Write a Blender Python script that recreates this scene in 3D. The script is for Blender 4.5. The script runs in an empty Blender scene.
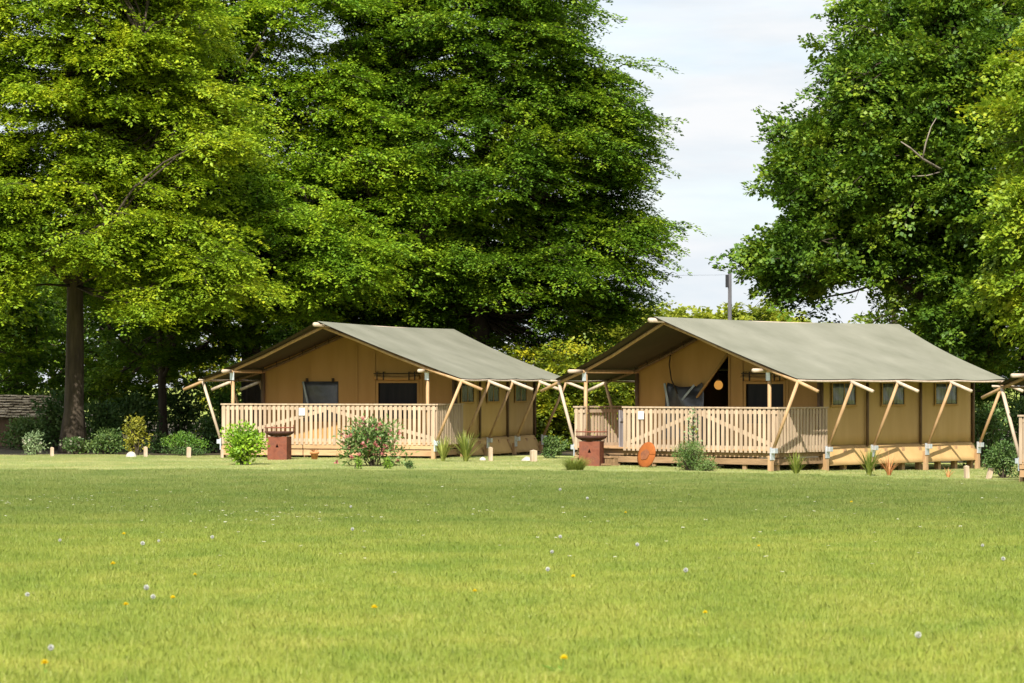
import bpy, math, random
import numpy as np
from mathutils import Vector, Matrix

rng = np.random.default_rng(11)
random.seed(11)
SC = bpy.context.scene
COL = SC.collection
F = 2880.0; HY = 387.0; CAMZ = 1.7
R = math.radians


def sstep(a, b, x):
    t = min(1.0, max(0.0, (x - a) / (b - a)))
    return t * t * (3 - 2 * t)


def g(x, y):
    """height of the ground"""
    if x < 3:
        h = 0.05 * sstep(3, -2, x) if x > -2 else 0.05
    else:
        h = -0.17 * sstep(3, 10.5, x)
    h *= sstep(38, 55, y)
    h += 0.012 * math.sin(x * 0.9 + 1.3) * math.sin(y * 0.35)
    h += 1.2 * sstep(120, 300, y)
    return h


def px(x, Y):
    return (x - 512.0) / F * Y


def pz(y, Y):
    return CAMZ + (HY - y) / F * Y


def gy(x, y):
    """distance of the ground point seen at pixel (x, y)"""
    Y = CAMZ * F / (y - HY)
    for _ in range(6):
        Y = (CAMZ - g(px(x, Y), Y)) * F / (y - HY)
    return Y


# ------------------------------------------------------------------ materials
def newmat(name):
    m = bpy.data.materials.new(name)
    m.use_nodes = True
    nt = m.node_tree
    nt.nodes.clear()
    out = nt.nodes.new('ShaderNodeOutputMaterial')
    return m, nt, out


def N(nt, kind, **kw):
    n = nt.nodes.new(kind)
    for k, v in kw.items():
        setattr(n, k, v)
    return n


def setin(n, **kw):
    for k, v in kw.items():
        n.inputs[k.replace('_', ' ')].default_value = v


def ramp(nt, fac, stops):
    r = N(nt, 'ShaderNodeValToRGB')
    e = r.color_ramp.elements
    while len(e) < len(stops):
        e.new(0.5)
    for i, (p, c) in enumerate(stops):
        e[i].position = p
        e[i].color = (*c, 1)
    nt.links.new(fac, r.inputs[0])
    return r.outputs[0]


def noise(nt, scale, detail=4.0, vec=None, stretch=None, rough=0.55, coord='Object'):
    if vec is None:
        tc = N(nt, 'ShaderNodeTexCoord')
        vec = tc.outputs[coord]
    if stretch:
        mp = N(nt, 'ShaderNodeMapping')
        mp.inputs['Scale'].default_value = stretch
        nt.links.new(vec, mp.inputs['Vector'])
        vec = mp.outputs[0]
    n = N(nt, 'ShaderNodeTexNoise')
    n.inputs['Scale'].default_value = scale
    n.inputs['Detail'].default_value = detail
    n.inputs['Roughness'].default_value = rough
    nt.links.new(vec, n.inputs['Vector'])
    return n.outputs[0]


def surf(name, c1, c2, scale=3.0, rough=0.8, stretch=None, bump=0.0, bscale=None, spec=0.3, metal=0.0, c3=None, island=0.0):
    m, nt, out = newmat(name)
    b = N(nt, 'ShaderNodeBsdfPrincipled')
    fac = noise(nt, scale, 5, stretch=stretch)
    if c3:
        col = ramp(nt, fac, [(0.3, c1), (0.5, c2), (0.68, c3)])
    else:
        col = ramp(nt, fac, [(0.32, c1), (0.68, c2)])
    if island:
        geo = N(nt, 'ShaderNodeNewGeometry')
        mr = N(nt, 'ShaderNodeMapRange')
        mr.inputs['To Min'].default_value = 1 - island
        mr.inputs['To Max'].default_value = 1 + island
        nt.links.new(geo.outputs['Random Per Island'], mr.inputs['Value'])
        mx = N(nt, 'ShaderNodeVectorMath', operation='SCALE')
        nt.links.new(col, mx.inputs[0])
        nt.links.new(mr.outputs[0], mx.inputs['Scale'])
        col = mx.outputs[0]
    nt.links.new(col, b.inputs['Base Color'])
    b.inputs['Roughness'].default_value = rough
    b.inputs['Specular IOR Level'].default_value = spec
    b.inputs['Metallic'].default_value = metal
    if bump:
        bn = N(nt, 'ShaderNodeBump')
        bn.inputs['Strength'].default_value = bump
        bn.inputs['Distance'].default_value = 0.02
        nt.links.new(noise(nt, bscale or scale * 4, 5, stretch=stretch), bn.inputs['Height'])
        nt.links.new(bn.outputs[0], b.inputs['Normal'])
    nt.links.new(b.outputs[0], out.inputs[0])
    return m


LEAF = 1.9


def leafmat(name, dark, mid, light, transl=0.35, nscale=0.9, gloss=0.025):
    """leaf: diffuse + translucent + a little sheen; every leaf its own tint, boughs with younger and older leaves"""
    m, nt, out = newmat(name)
    geo = N(nt, 'ShaderNodeNewGeometry')
    nz = noise(nt, nscale, 2, vec=geo.outputs['Position'])
    mx = N(nt, 'ShaderNodeMath', operation='MULTIPLY_ADD')
    mx.inputs[1].default_value = 0.34
    nt.links.new(geo.outputs['Random Per Island'], mx.inputs[0])
    sub = N(nt, 'ShaderNodeMath', operation='MULTIPLY_ADD')
    sub.inputs[1].default_value = 1.1
    sub.inputs[2].default_value = -0.22
    nt.links.new(nz, sub.inputs[0])
    nt.links.new(sub.outputs[0], mx.inputs[2])
    col = ramp(nt, mx.outputs[0], [(0.2, tuple(c * LEAF for c in dark)), (0.52, tuple(c * LEAF for c in mid)), (0.85, tuple(c * LEAF for c in light))])
    d = N(nt, 'ShaderNodeBsdfDiffuse')
    t = N(nt, 'ShaderNodeBsdfTranslucent')
    nt.links.new(col, d.inputs[0])
    nt.links.new(col, t.inputs[0])
    a = N(nt, 'ShaderNodeMixShader')
    a.inputs[0].default_value = transl
    nt.links.new(d.outputs[0], a.inputs[1])
    nt.links.new(t.outputs[0], a.inputs[2])
    gl = N(nt, 'ShaderNodeBsdfGlossy')
    gl.inputs['Roughness'].default_value = 0.55
    gl.inputs['Color'].default_value = (0.8, 0.85, 0.8, 1)
    b = N(nt, 'ShaderNodeMixShader')
    b.inputs[0].default_value = gloss
    nt.links.new(a.outputs[0], b.inputs[1])
    nt.links.new(gl.outputs[0], b.inputs[2])
    nt.links.new(b.outputs[0], out.inputs[0])
    return m


def grassmat(name, pale=False, ground=False):
    m, nt, out = newmat(name)
    geo = N(nt, 'ShaderNodeNewGeometry')
    pos = geo.outputs['Position']
    big = noise(nt, 0.35, 4, vec=pos, stretch=(0.5, 1.0, 0))
    fine = noise(nt, 1.1, 5, vec=pos, stretch=(0.8, 0.6, 0), rough=0.65)
    sep = N(nt, 'ShaderNodeSeparateXYZ')
    nt.links.new(pos, sep.inputs[0])
    if pale:
        col = ramp(nt, big, [(0.3, (0.37, 0.40, 0.12)), (0.7, (0.47, 0.49, 0.18))])
    else:
        yy = N(nt, 'ShaderNodeMath', operation='MULTIPLY_ADD')   # darker green band across the middle of the field
        yy.inputs[1].default_value = 9.0
        nt.links.new(big, yy.inputs[0])
        nt.links.new(sep.outputs[1], yy.inputs[2])
        mr = N(nt, 'ShaderNodeMapRange')
        mr.inputs['From Min'].default_value = 22.0
        mr.inputs['From Max'].default_value = 62.0
        nt.links.new(yy.outputs[0], mr.inputs['Value'])
        near = (0.40, 0.447, 0.074); mid = (0.345, 0.402, 0.064); dark_band = (0.240, 0.298, 0.056); far = (0.31, 0.362, 0.09)
        col = ramp(nt, mr.outputs[0], [(0.0, near), (0.32, mid), (0.58, dark_band), (0.70, dark_band), (0.86, far)])
    # patches: drier and greener
    pt = ramp(nt, fine, [(0.28, (0.70, 0.83, 0.72)), (0.52, (1.0, 1.0, 1.0)), (0.75, (1.28, 1.13, 1.35))])
    m1 = N(nt, 'ShaderNodeVectorMath', operation='MULTIPLY')
    nt.links.new(col, m1.inputs[0]); nt.links.new(pt, m1.inputs[1])
    col = m1.outputs[0]
    if not ground:
        ri = ramp(nt, geo.outputs['Random Per Island'], [(0.0, (0.75, 0.85, 0.75)), (0.55, (1.0, 1.0, 1.0)), (0.9, (1.15, 1.1, 1.3)), (1.0, (1.5, 1.3, 2.6))])
        m2 = N(nt, 'ShaderNodeVectorMath', operation='MULTIPLY')
        nt.links.new(col, m2.inputs[0]); nt.links.new(ri, m2.inputs[1])
        col = m2.outputs[0]
        d = N(nt, 'ShaderNodeBsdfDiffuse'); t = N(nt, 'ShaderNodeBsdfTranslucent')
        nt.links.new(col, d.inputs[0]); nt.links.new(col, t.inputs[0])
        a = N(nt, 'ShaderNodeMixShader'); a.inputs[0].default_value = 0.45
        nt.links.new(d.outputs[0], a.inputs[1]); nt.links.new(t.outputs[0], a.inputs[2])
        gl = N(nt, 'ShaderNodeBsdfGlossy'); gl.inputs['Roughness'].default_value = 0.4
        b = N(nt, 'ShaderNodeMixShader'); b.inputs[0].default_value = 0.04
        nt.links.new(a.outputs[0], b.inputs[1]); nt.links.new(gl.outputs[0], b.inputs[2])
        nt.links.new(b.outputs[0], out.inputs[0])
    else:
        sc = N(nt, 'ShaderNodeVectorMath', operation='SCALE')
        sc.inputs['Scale'].default_value = 0.75
        nt.links.new(col, sc.inputs[0])
        d = N(nt, 'ShaderNodeBsdfDiffuse')
        nt.links.new(sc.outputs[0], d.inputs[0])
        bn = N(nt, 'ShaderNodeBump'); bn.inputs['Strength'].default_value = 0.6; bn.inputs['Distance'].default_value = 0.04
        nt.links.new(noise(nt, 25, 4, vec=pos), bn.inputs['Height'])
        nt.links.new(bn.outputs[0], d.inputs['Normal'])
        nt.links.new(d.outputs[0], out.inputs[0])
    return m


M = {}
M['rail'] = surf('rail_timber', (0.33, 0.24, 0.155), (0.45, 0.34, 0.23), 2.0, 0.75, (6, 6, 0.8), 0.15, island=0.14)
M['deck'] = surf('deck_timber', (0.34, 0.205, 0.10), (0.46, 0.29, 0.15), 3.0, 0.8, (1, 6, 6), 0.2, island=0.15)
M['pole'] = surf('pole_timber', (0.33, 0.195, 0.088), (0.44, 0.285, 0.15), 2.5, 0.65, (5, 5, 1), 0.12, island=0.12)
M['palepole'] = surf('pale_pole_timber', (0.40, 0.305, 0.215), (0.50, 0.40, 0.30), 2.5, 0.65, (5, 5, 1), 0.1)
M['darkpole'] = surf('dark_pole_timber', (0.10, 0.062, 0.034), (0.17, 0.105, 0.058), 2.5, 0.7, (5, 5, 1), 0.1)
M['fascia'] = surf('shaded_fascia_timber', (0.21, 0.13, 0.065), (0.33, 0.21, 0.11), 3.0, 0.8, (1, 6, 6), 0.2, island=0.2)  # deck timber darkened to paint in the shade below the rails
M['grey_timber'] = surf('grey_timber', (0.20, 0.18, 0.18), (0.30, 0.27, 0.27), 2.5, 0.8, (5, 5, 1), 0.2)
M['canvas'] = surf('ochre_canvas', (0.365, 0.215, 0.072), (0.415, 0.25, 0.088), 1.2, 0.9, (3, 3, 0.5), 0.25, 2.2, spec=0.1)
M['canvas_side_lit'] = surf('lit_side_canvas', (0.43, 0.275, 0.112), (0.49, 0.32, 0.138), 1.2, 0.9, (3, 3, 0.5), 0.25, 2.2, spec=0.1)  # same ochre canvas, made paler to paint in the stronger light on the sides
M['roof'] = surf('khaki_roof_canvas', (0.148, 0.146, 0.105), (0.200, 0.194, 0.146), 0.9, 0.85, (1, 1, 1), 0.35, 1.6, spec=0.2)
M['shade_sheet'] = surf('roof_underside_shade', (0.060, 0.052, 0.033), (0.085, 0.073, 0.047), 1.0, 0.9, spec=0.1)  # dark tone paints in the shade under the khaki fly
M['metal'] = surf('galvanised_metal', (0.45, 0.48, 0.50), (0.65, 0.68, 0.70), 12, 0.45, metal=0.6)
M['rust'] = surf('rusted_steel', (0.115, 0.036, 0.022), (0.185, 0.062, 0.034), 5, 0.85, None, 0.2, 30, spec=0.2, c3=(0.135, 0.052, 0.034))
M['rustdark'] = surf('dark_rusted_steel', (0.045, 0.019, 0.013), (0.085, 0.034, 0.022), 6, 0.8, None, 0.2)
M['rustorange'] = surf('orange_rust', (0.235, 0.066, 0.014), (0.33, 0.098, 0.020), 5, 0.85, None, 0.15, 25, spec=0.2)
M['rustbrown'] = surf('brown_rust_stain', (0.15, 0.055, 0.026), (0.24, 0.085, 0.032), 9, 0.85)
M['terra'] = surf('terracotta', (0.42, 0.17, 0.06), (0.55, 0.25, 0.10), 8, 0.85)
M['stone'] = surf('pale_stone', (0.30, 0.27, 0.22), (0.50, 0.46, 0.40), 6, 0.9, None, 0.6)
M['wallstone'] = surf('dark_wall_stone', (0.09, 0.07, 0.05), (0.22, 0.17, 0.12), 4, 0.9, None, 0.8)
M['shingle'] = surf('pale_stone_tiles', (0.16, 0.12, 0.08), (0.50, 0.42, 0.31), 3.2, 0.9, None, 0.9, 10, c3=(0.62, 0.53, 0.42))
M['bark'] = surf('grey_bark', (0.030, 0.022, 0.014), (0.075, 0.056, 0.037), 2.0, 0.9, (5, 5, 0.8), 0.9, 5)
M['twig'] = surf('pale_bark', (0.16, 0.13, 0.10), (0.28, 0.24, 0.19), 4, 0.9, (3, 3, 1), 0.4)
M['stake'] = surf('stake_timber', (0.36, 0.26, 0.17), (0.48, 0.38, 0.27), 4, 0.8, (4, 4, 1), 0.2)
M['white'] = surf('white_plastic', (0.55, 0.54, 0.50), (0.62, 0.61, 0.58), 3, 0.6)
M['soil'] = surf('woodland_soil', (0.028, 0.020, 0.012), (0.075, 0.055, 0.03), 3.0, 0.95, None, 0.8, 12, c3=(0.05, 0.06, 0.02))
M['pane_dark'] = surf('dark_window_pane', (0.004, 0.004, 0.005), (0.014, 0.012, 0.011), 1.5, 0.35, (5, 5, 0.5), 0, spec=0.12)
M['pane_grey'] = surf('grey_clear_vinyl', (0.10, 0.12, 0.13), (0.33, 0.38, 0.39), 3.0, 0.2, (4, 4, 1), 0.5, 4, spec=0.6)
M['pane_side'] = surf('side_window_vinyl', (0.035, 0.042, 0.045), (0.17, 0.19, 0.19), 2.6, 0.22, (4, 4, 1), 0.5, 4, spec=0.5)
M['flap'] = surf('dark_vinyl_flap', (0.025, 0.028, 0.032), (0.075, 0.08, 0.085), 3.0, 0.32, None, 0.7, 5, spec=0.6)
M['cord'] = surf('dark_cord', (0.03, 0.02, 0.012), (0.06, 0.04, 0.02), 5, 0.8)
M['interior'] = surf('interior_furniture_wood', (0.06, 0.035, 0.02), (0.11, 0.07, 0.04), 3, 0.7)
M['polegrey'] = surf('grey_utility_timber', (0.065, 0.063, 0.065), (0.11, 0.105, 0.108), 3, 0.85, (5, 5, 0.6), 0.3)
M['black'] = surf('black_rubber', (0.012, 0.012, 0.014), (0.025, 0.025, 0.028), 4, 0.5)
M['pink'] = leafmat('pink_petals', (0.2080, 0.0600, 0.0560), (0.2720, 0.1120, 0.0960), (0.3360, 0.1920, 0.1600), 0.3)
M['yellow'] = leafmat('yellow_petals', (0.3680, 0.2640, 0.0064), (0.4160, 0.3200, 0.0080), (0.4400, 0.3520, 0.0096), 0.2, gloss=0.02)
M['petal'] = leafmat('white_petals', (0.3840, 0.3840, 0.3680), (0.4160, 0.4160, 0.4000), (0.4400, 0.4400, 0.4240), 0.3, gloss=0.02)
M['stem'] = leafmat('green_stems', (0.0400, 0.0720, 0.0120), (0.0640, 0.1040, 0.0160), (0.0960, 0.1280, 0.0240), 0.2)
M['beech_dark'] = leafmat('beech_leaves', (0.020, 0.050, 0.003), (0.062, 0.115, 0.005), (0.150, 0.192, 0.008), 0.30)
M['beech_mid'] = leafmat('mid_beech_leaves', (0.035, 0.082, 0.004), (0.105, 0.172, 0.007), (0.200, 0.240, 0.009), 0.33)
M['beech_young'] = leafmat('young_beech_leaves', (0.052, 0.096, 0.005), (0.138, 0.194, 0.008), (0.245, 0.262, 0.010), 0.36)
M['maple'] = leafmat('broad_tree_leaves', (0.016, 0.040, 0.003), (0.047, 0.090, 0.005), (0.125, 0.162, 0.009), 0.30)
M['lime'] = leafmat('yellow_tree_leaves', (0.050, 0.095, 0.005), (0.115, 0.165, 0.008), (0.215, 0.23, 0.010), 0.4)
M['wood_leaves'] = leafmat('background_leaves', (0.030, 0.060, 0.006), (0.085, 0.125, 0.010), (0.19, 0.21, 0.015), 0.33)
M['gold_leaves'] = leafmat('golden_leaves', (0.0360, 0.0640, 0.0048), (0.1040, 0.1320, 0.0072), (0.2640, 0.2320, 0.0080), 0.36, nscale=1.6)
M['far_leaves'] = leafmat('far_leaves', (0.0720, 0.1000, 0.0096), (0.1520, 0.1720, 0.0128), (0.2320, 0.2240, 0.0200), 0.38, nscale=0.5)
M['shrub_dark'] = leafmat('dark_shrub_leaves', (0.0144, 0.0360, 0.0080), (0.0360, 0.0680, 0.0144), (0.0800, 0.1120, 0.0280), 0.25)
M['shrub_green'] = leafmat('green_shrub_leaves', (0.0280, 0.0720, 0.0096), (0.0680, 0.1320, 0.0128), (0.1280, 0.1920, 0.0200), 0.3)
M['shrub_bright'] = leafmat('bright_shrub_leaves', (0.0480, 0.1040, 0.0080), (0.1200, 0.2000, 0.0112), (0.2080, 0.2880, 0.0160), 0.35)
M['shrub_yellow'] = leafmat('yellow_shrub_leaves', (0.0640, 0.0760, 0.0080), (0.1360, 0.1320, 0.0128), (0.2000, 0.1720, 0.0176), 0.3)
M['shrub_silver'] = leafmat('silver_green_leaves', (0.0560, 0.0880, 0.0400), (0.1040, 0.1440, 0.0640), (0.1760, 0.2160, 0.1040), 0.25)
M['shrub_mixed'] = leafmat('mixed_border_leaves', (0.0280, 0.0560, 0.0096), (0.0680, 0.1120, 0.0240), (0.1280, 0.1600, 0.0560), 0.3, nscale=4)
M['clock'] = leafmat('seed_fluff', (0.3040, 0.3040, 0.2800), (0.3360, 0.3360, 0.3120), (0.3760, 0.3760, 0.3520), 0.4, gloss=0.0)
M['cream'] = leafmat('cream_petals', (0.1600, 0.1600, 0.1120), (0.2240, 0.2160, 0.1600), (0.2880, 0.2800, 0.2160), 0.3)
M['lily'] = leafmat('strap_leaves', (0.0480, 0.0680, 0.0112), (0.1040, 0.1240, 0.0208), (0.1920, 0.1920, 0.0440), 0.3)
M['drystem'] = leafmat('dry_red_stems', (0.1280, 0.0480, 0.0160), (0.2240, 0.0960, 0.0320), (0.2880, 0.1600, 0.0560), 0.2)
M['grass'] = grassmat('meadow_grass')
M['mown'] = grassmat('mown_grass', pale=True)
M['ground'] = grassmat('lawn_turf', ground=True)
M['ground_pale'] = grassmat('mown_turf', pale=True, ground=True)

m, nt, out = newmat('lamp_glow')
e_ = N(nt, 'ShaderNodeEmission'); e_.inputs[0].default_value = (1.0, 0.46, 0.09, 1); e_.inputs[1].default_value = 0.30
nt.links.new(e_.outputs[0], out.inputs[0]); M['lamp'] = m


# ------------------------------------------------------------------ mesh helpers
class MB:
    def __init__(self):
        self.v = []; self.f = []

    def quad(self, a, b, c, d):
        i = len(self.v); self.v += [tuple(a), tuple(b), tuple(c), tuple(d)]; self.f.append((i, i + 1, i + 2, i + 3))

    def poly(self, pts):
        i = len(self.v); self.v += [tuple(p) for p in pts]; self.f.append(tuple(range(i, i + len(pts))))

    def box(self, c, s, rz=0.0, bev=0.0):
        x, y, z = s[0] / 2, s[1] / 2, s[2] / 2
        ca, sa = math.cos(rz), math.sin(rz)
        i = len(self.v)
        for dx, dy, dz in ((-x, -y, -z), (x, -y, -z), (x, y, -z), (-x, y, -z), (-x, -y, z), (x, -y, z), (x, y, z), (-x, y, z)):
            self.v.append((c[0] + dx * ca - dy * sa, c[1] + dx * sa + dy * ca, c[2] + dz))
        for q in ((0, 3, 2, 1), (4, 5, 6, 7), (0, 1, 5, 4), (1, 2, 6, 5), (2, 3, 7, 6), (3, 0, 4, 7)):
            self.f.append(tuple(i + k for k in q))

    def beam(self, p0, p1, w, h, up=(0, 0, 1)):
        p0, p1 = Vector(p0), Vector(p1)
        d = (p1 - p0).normalized(); upv = Vector(up)
        s = d.cross(upv)
        if s.length < 1e-4: s = d.cross(Vector((1, 0, 0)))
        s.normalize(); u = s.cross(d)
        i = len(self.v)
        for p in (p0, p1):
            for a, b in ((-1, -1), (1, -1), (1, 1), (-1, 1)):
                self.v.append(tuple(p + s * a * w / 2 + u * b * h / 2))
        for q in ((0, 1, 2, 3), (7, 6, 5, 4), (0, 4, 5, 1), (1, 5, 6, 2), (2, 6, 7, 3), (3, 7, 4, 0)):
            self.f.append(tuple(i + k for k in q))

    def tube(self, pts, rad, n=8, cap=True):
        pts = [Vector(p) for p in pts]
        if not hasattr(rad, '__len__'): rad = [rad] * len(pts)
        i0 = len(self.v); ref = None
        for k, p in enumerate(pts):
            d = (pts[min(k + 1, len(pts) - 1)] - pts[max(k - 1, 0)]).normalized()
            if ref is None:
                ref = d.orthogonal().normalized()
            ref = (ref - d * ref.dot(d)).normalized()
            b = d.cross(ref)
            for j in range(n):
                a = 2 * math.pi * j / n
                self.v.append(tuple(p + (ref * math.cos(a) + b * math.sin(a)) * rad[k]))
        for k in range(len(pts) - 1):
            for j in range(n):
                a = i0 + k * n + j; b_ = i0 + k * n + (j + 1) % n
                self.f.append((a, b_, b_ + n, a + n))
        if cap:
            self.f.append(tuple(i0 + j for j in range(n))[::-1])
            self.f.append(tuple(i0 + (len(pts) - 1) * n + j for j in range(n)))

    def lathe(self, prof, c=(0, 0, 0), n=24):
        i0 = len(self.v)
        for r, z in prof:
            for j in range(n):
                a = 2 * math.pi * j / n
                self.v.append((c[0] + r * math.cos(a), c[1] + r * math.sin(a), c[2] + z))
        for k in range(len(prof) - 1):
            for j in range(n):
                a = i0 + k * n + j; b = i0 + k * n + (j + 1) % n
                self.f.append((a, b, b + n, a + n))

    def grid(self, fn, na, nb):
        i0 = len(self.v)
        for a in range(na + 1):
            for b in range(nb + 1):
                self.v.append(tuple(fn(a / na, b / nb)))
        w = nb + 1
        for a in range(na):
            for b in range(nb):
                i = i0 + a * w + b
                self.f.append((i, i + 1, i + w + 1, i + w))

    def build(self, name, mat, parent=None, smooth=False, solid=0.0, bevel=0.0, loc=None):
        me = bpy.data.meshes.new(name)
        me.from_pydata(self.v, [], self.f)
        me.materials.append(mat)
        if smooth:
            me.polygons.foreach_set('use_smooth', [True] * len(me.polygons))
        me.update()
        o = bpy.data.objects.new(name, me)
        COL.objects.link(o)
        if parent: o.parent = parent
        if loc is not None: o.location = loc
        if solid:
            md = o.modifiers.new('thickness', 'SOLIDIFY'); md.thickness = solid; md.offset = 0
        if bevel:
            md = o.modifiers.new('bevel', 'BEVEL'); md.width = bevel; md.segments = 2
        return o


def npmesh(name, V, nper, mat, parent=None, loc=None):
    """V: (n, nper, 3) separate polygons of nper corners each"""
    n = V.shape[0]
    me = bpy.data.meshes.new(name)
    me.vertices.add(n * nper)
    me.vertices.foreach_set('co', V.reshape(-1).astype(np.float32))
    me.loops.add(n * nper)
    me.loops.foreach_set('vertex_index', np.arange(n * nper, dtype=np.int32))
    me.polygons.add(n)
    me.polygons.foreach_set('loop_start', np.arange(0, n * nper, nper, dtype=np.int32))
    me.materials.append(mat)
    me.update(calc_edges=True)
    o = bpy.data.objects.new(name, me)
    COL.objects.link(o)
    if parent: o.parent = parent
    if loc is not None: o.location = loc
    return o


def unit(a):
    return a / np.maximum(np.linalg.norm(a, axis=-1, keepdims=True), 1e-9)


def leaves(P, D, Nn, L, W, fold=0.12):
    """leaf blades as folded diamonds -> (n,4,3)"""
    D = unit(D); Nn = unit(Nn - D * np.sum(Nn * D, -1, keepdims=True))
    S = np.cross(Nn, D)
    L = L[:, None]; W = W[:, None]
    mid = P + D * L * 0.45 + Nn * W * fold
    return np.stack([P, mid + S * W * 0.5, P + D * L - Nn * L * 0.08, mid - S * W * 0.5], axis=1)


def tag(o, label, cat, group=None, kind=None):
    if label: o['label'] = label
    if cat: o['category'] = cat
    if group: o['group'] = group
    if kind: o['kind'] = kind
    return o


def empty(name, loc, rz=0.0):
    o = bpy.data.objects.new(name, None)
    o.empty_display_size = 0.3
    COL.objects.link(o)
    o.location = loc; o.rotation_euler = (0, 0, rz)
    return o


def copy_tree(o, parent=None):
    c = o.copy(); COL.objects.link(c)
    if parent: c.parent = parent
    for ch in list(o.children):
        copy_tree(ch, c)
    return c


# ------------------------------------------------------------------ ground
def ground_sheet(name, xs, ys, mat, dz=0.0, edge=None):
    V = []; Fc = []
    for j, y in enumerate(ys):
        for i, x in enumerate(xs):
            yy = y
            if edge and j == 0: yy = y + edge(x)
            V.append((x, yy, g(x, yy) + dz))
    w = len(xs)
    for j in range(len(ys) - 1):
        for i in range(w - 1):
            a = j * w + i
            Fc.append((a, a + 1, a + w + 1, a + w))
    mb = MB(); mb.v = V; mb.f = Fc
    o = mb.build(name, mat, smooth=True)
    o['kind'] = 'structure'
    return o


xs = list(np.concatenate([np.linspace(-700, -30, 12), np.linspace(-26, 26, 53), np.linspace(30, 700, 12)]))
ys = list(np.concatenate([np.linspace(-60, 12, 8), np.linspace(14, 76, 63), np.linspace(80, 140, 16), np.linspace(150, 1500, 14)]))
ground_sheet('lawn', xs, ys, M['ground'])
xs2 = list(np.linspace(-26, 26, 105))
ys2 = list(np.linspace(55.6, 70.5, 22))
ground_sheet('mown_strip', xs2, ys2, M['ground_pale'], 0.006, edge=lambda x: 0.25 * math.sin(x * 1.1) + 0.15 * math.sin(x * 2.7 + 1))
xs3 = list(np.linspace(-45, 45, 121)); ys3 = list(np.concatenate([np.linspace(69.6, 76, 8), np.linspace(78, 135, 24)]))
ground_sheet('woodland_floor', xs3, ys3, M['soil'], 0.012, edge=lambda x: 0.3 * math.sin(x * 1.7) + 0.2 * math.sin(x * 3.9 + 1) + (5.0 * sstep(-5.5, -3.5, x)))


def grass_object(name, mat, label, patch, nblade, hrange, wr, points, lean=0.36):
    n = nblade
    P = np.zeros((n, 3))
    P[:, 0] = rng.uniform(-patch / 2, patch / 2, n); P[:, 1] = rng.uniform(-patch / 2, patch / 2, n)
    # small tussocks: pull some blades together, taller inside
    cl = rng.uniform(-patch / 2, patch / 2, (60, 2))
    idx = rng.integers(0, 60, n); pull = (rng.random(n) < 0.15)
    P[pull, :2] = cl[idx[pull]] + rng.normal(0, 0.03, (pull.sum(), 2))
    h = rng.uniform(hrange[0], hrange[1], n) * (1 + 0.25 * pull)
    az = rng.uniform(0, 2 * math.pi, n); ln = rng.uniform(0.05, lean, n)
    dirv = np.stack([np.cos(az), np.sin(az), np.zeros(n)], 1)
    a2 = az + rng.uniform(0.9, 2.2, n)
    sd = np.stack([np.cos(a2), np.sin(a2), np.zeros(n)], 1)
    w = rng.uniform(wr[0], wr[1], n)[:, None]
    up = np.array([0, 0, 1.0])
    midp = P + up * (h * 0.6)[:, None] + dirv * (h * ln * 0.35)[:, None]
    tip = P + up * (h * (1 - 0.3 * ln))[:, None] + dirv * (h * ln)[:, None]
    verts = np.stack([P - sd * w / 2, P + sd * w / 2, midp + sd * w * 0.4, tip, midp - sd * w * 0.4], axis=1)
    nv = n * 5; npt = len(points)
    me = bpy.data.meshes.new(name)
    me.vertices.add(nv + npt)
    me.vertices.foreach_set('co', np.concatenate([verts.reshape(-1, 3), points]).astype(np.float32).reshape(-1))
    me.loops.add(nv)
    me.loops.foreach_set('vertex_index', np.arange(nv, dtype=np.int32))
    me.polygons.add(n)
    me.polygons.foreach_set('loop_start', np.arange(0, nv, 5, dtype=np.int32))
    me.materials.append(mat)
    me.update(calc_edges=True)
    at = me.attributes.new('sown', 'BOOLEAN', 'POINT')
    at.data.foreach_set('value', np.concatenate([np.zeros(nv, bool), np.ones(npt, bool)]))
    o = bpy.data.objects.new(name, me); COL.objects.link(o)
    tag(o, label, 'grass', kind='stuff')
    ng = bpy.data.node_groups.new(name + '_sowing', 'GeometryNodeTree')
    ng.interface.new_socket('Geometry', in_out='INPUT', socket_type='NodeSocketGeometry')
    ng.interface.new_socket('Geometry', in_out='OUTPUT', socket_type='NodeSocketGeometry')
    gi = ng.nodes.new('NodeGroupInput'); go = ng.nodes.new('NodeGroupOutput')
    na = ng.nodes.new('GeometryNodeInputNamedAttribute'); na.data_type = 'BOOLEAN'; na.inputs['Name'].default_value = 'sown'
    sp = ng.nodes.new('GeometryNodeSeparateGeometry')
    ip = ng.nodes.new('GeometryNodeInstanceOnPoints')
    rv = ng.nodes.new('FunctionNodeRandomValue'); rv.data_type = 'FLOAT_VECTOR'
    rv.inputs[0].default_value = (0, 0, 0); rv.inputs[1].default_value = (0, 0, 6.283)
    rs = ng.nodes.new('FunctionNodeRandomValue'); rs.data_type = 'FLOAT'
    rs.inputs[2].default_value = 0.85; rs.inputs[3].default_value = 1.25
    L = ng.links.new
    L(gi.outputs[0], sp.inputs[0])
    L(next(s for s in na.outputs if s.enabled and s.name == 'Attribute'), sp.inputs['Selection'])
    L(sp.outputs['Selection'], ip.inputs['Points']); L(sp.outputs['Inverted'], ip.inputs['Instance'])
    L(rv.outputs[0], ip.inputs['Rotation'])
    L(next(s for s in rs.outputs if s.enabled), ip.inputs['Scale'])
    L(ip.outputs[0], go.inputs[0])
    md = o.modifiers.new('sowing', 'NODES'); md.node_group = ng
    return o


def sow(y0, y1, step, half):
    pts = []
    y = y0
    while y < y1:
        hw = half(y); x = -hw
        while x < hw:
            X = x + random.uniform(-.2, .2); Y = y + random.uniform(-.2, .2)
            pts.append((X, Y, g(X, Y)))
            x += step
        y += step
    return np.array(pts)


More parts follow.
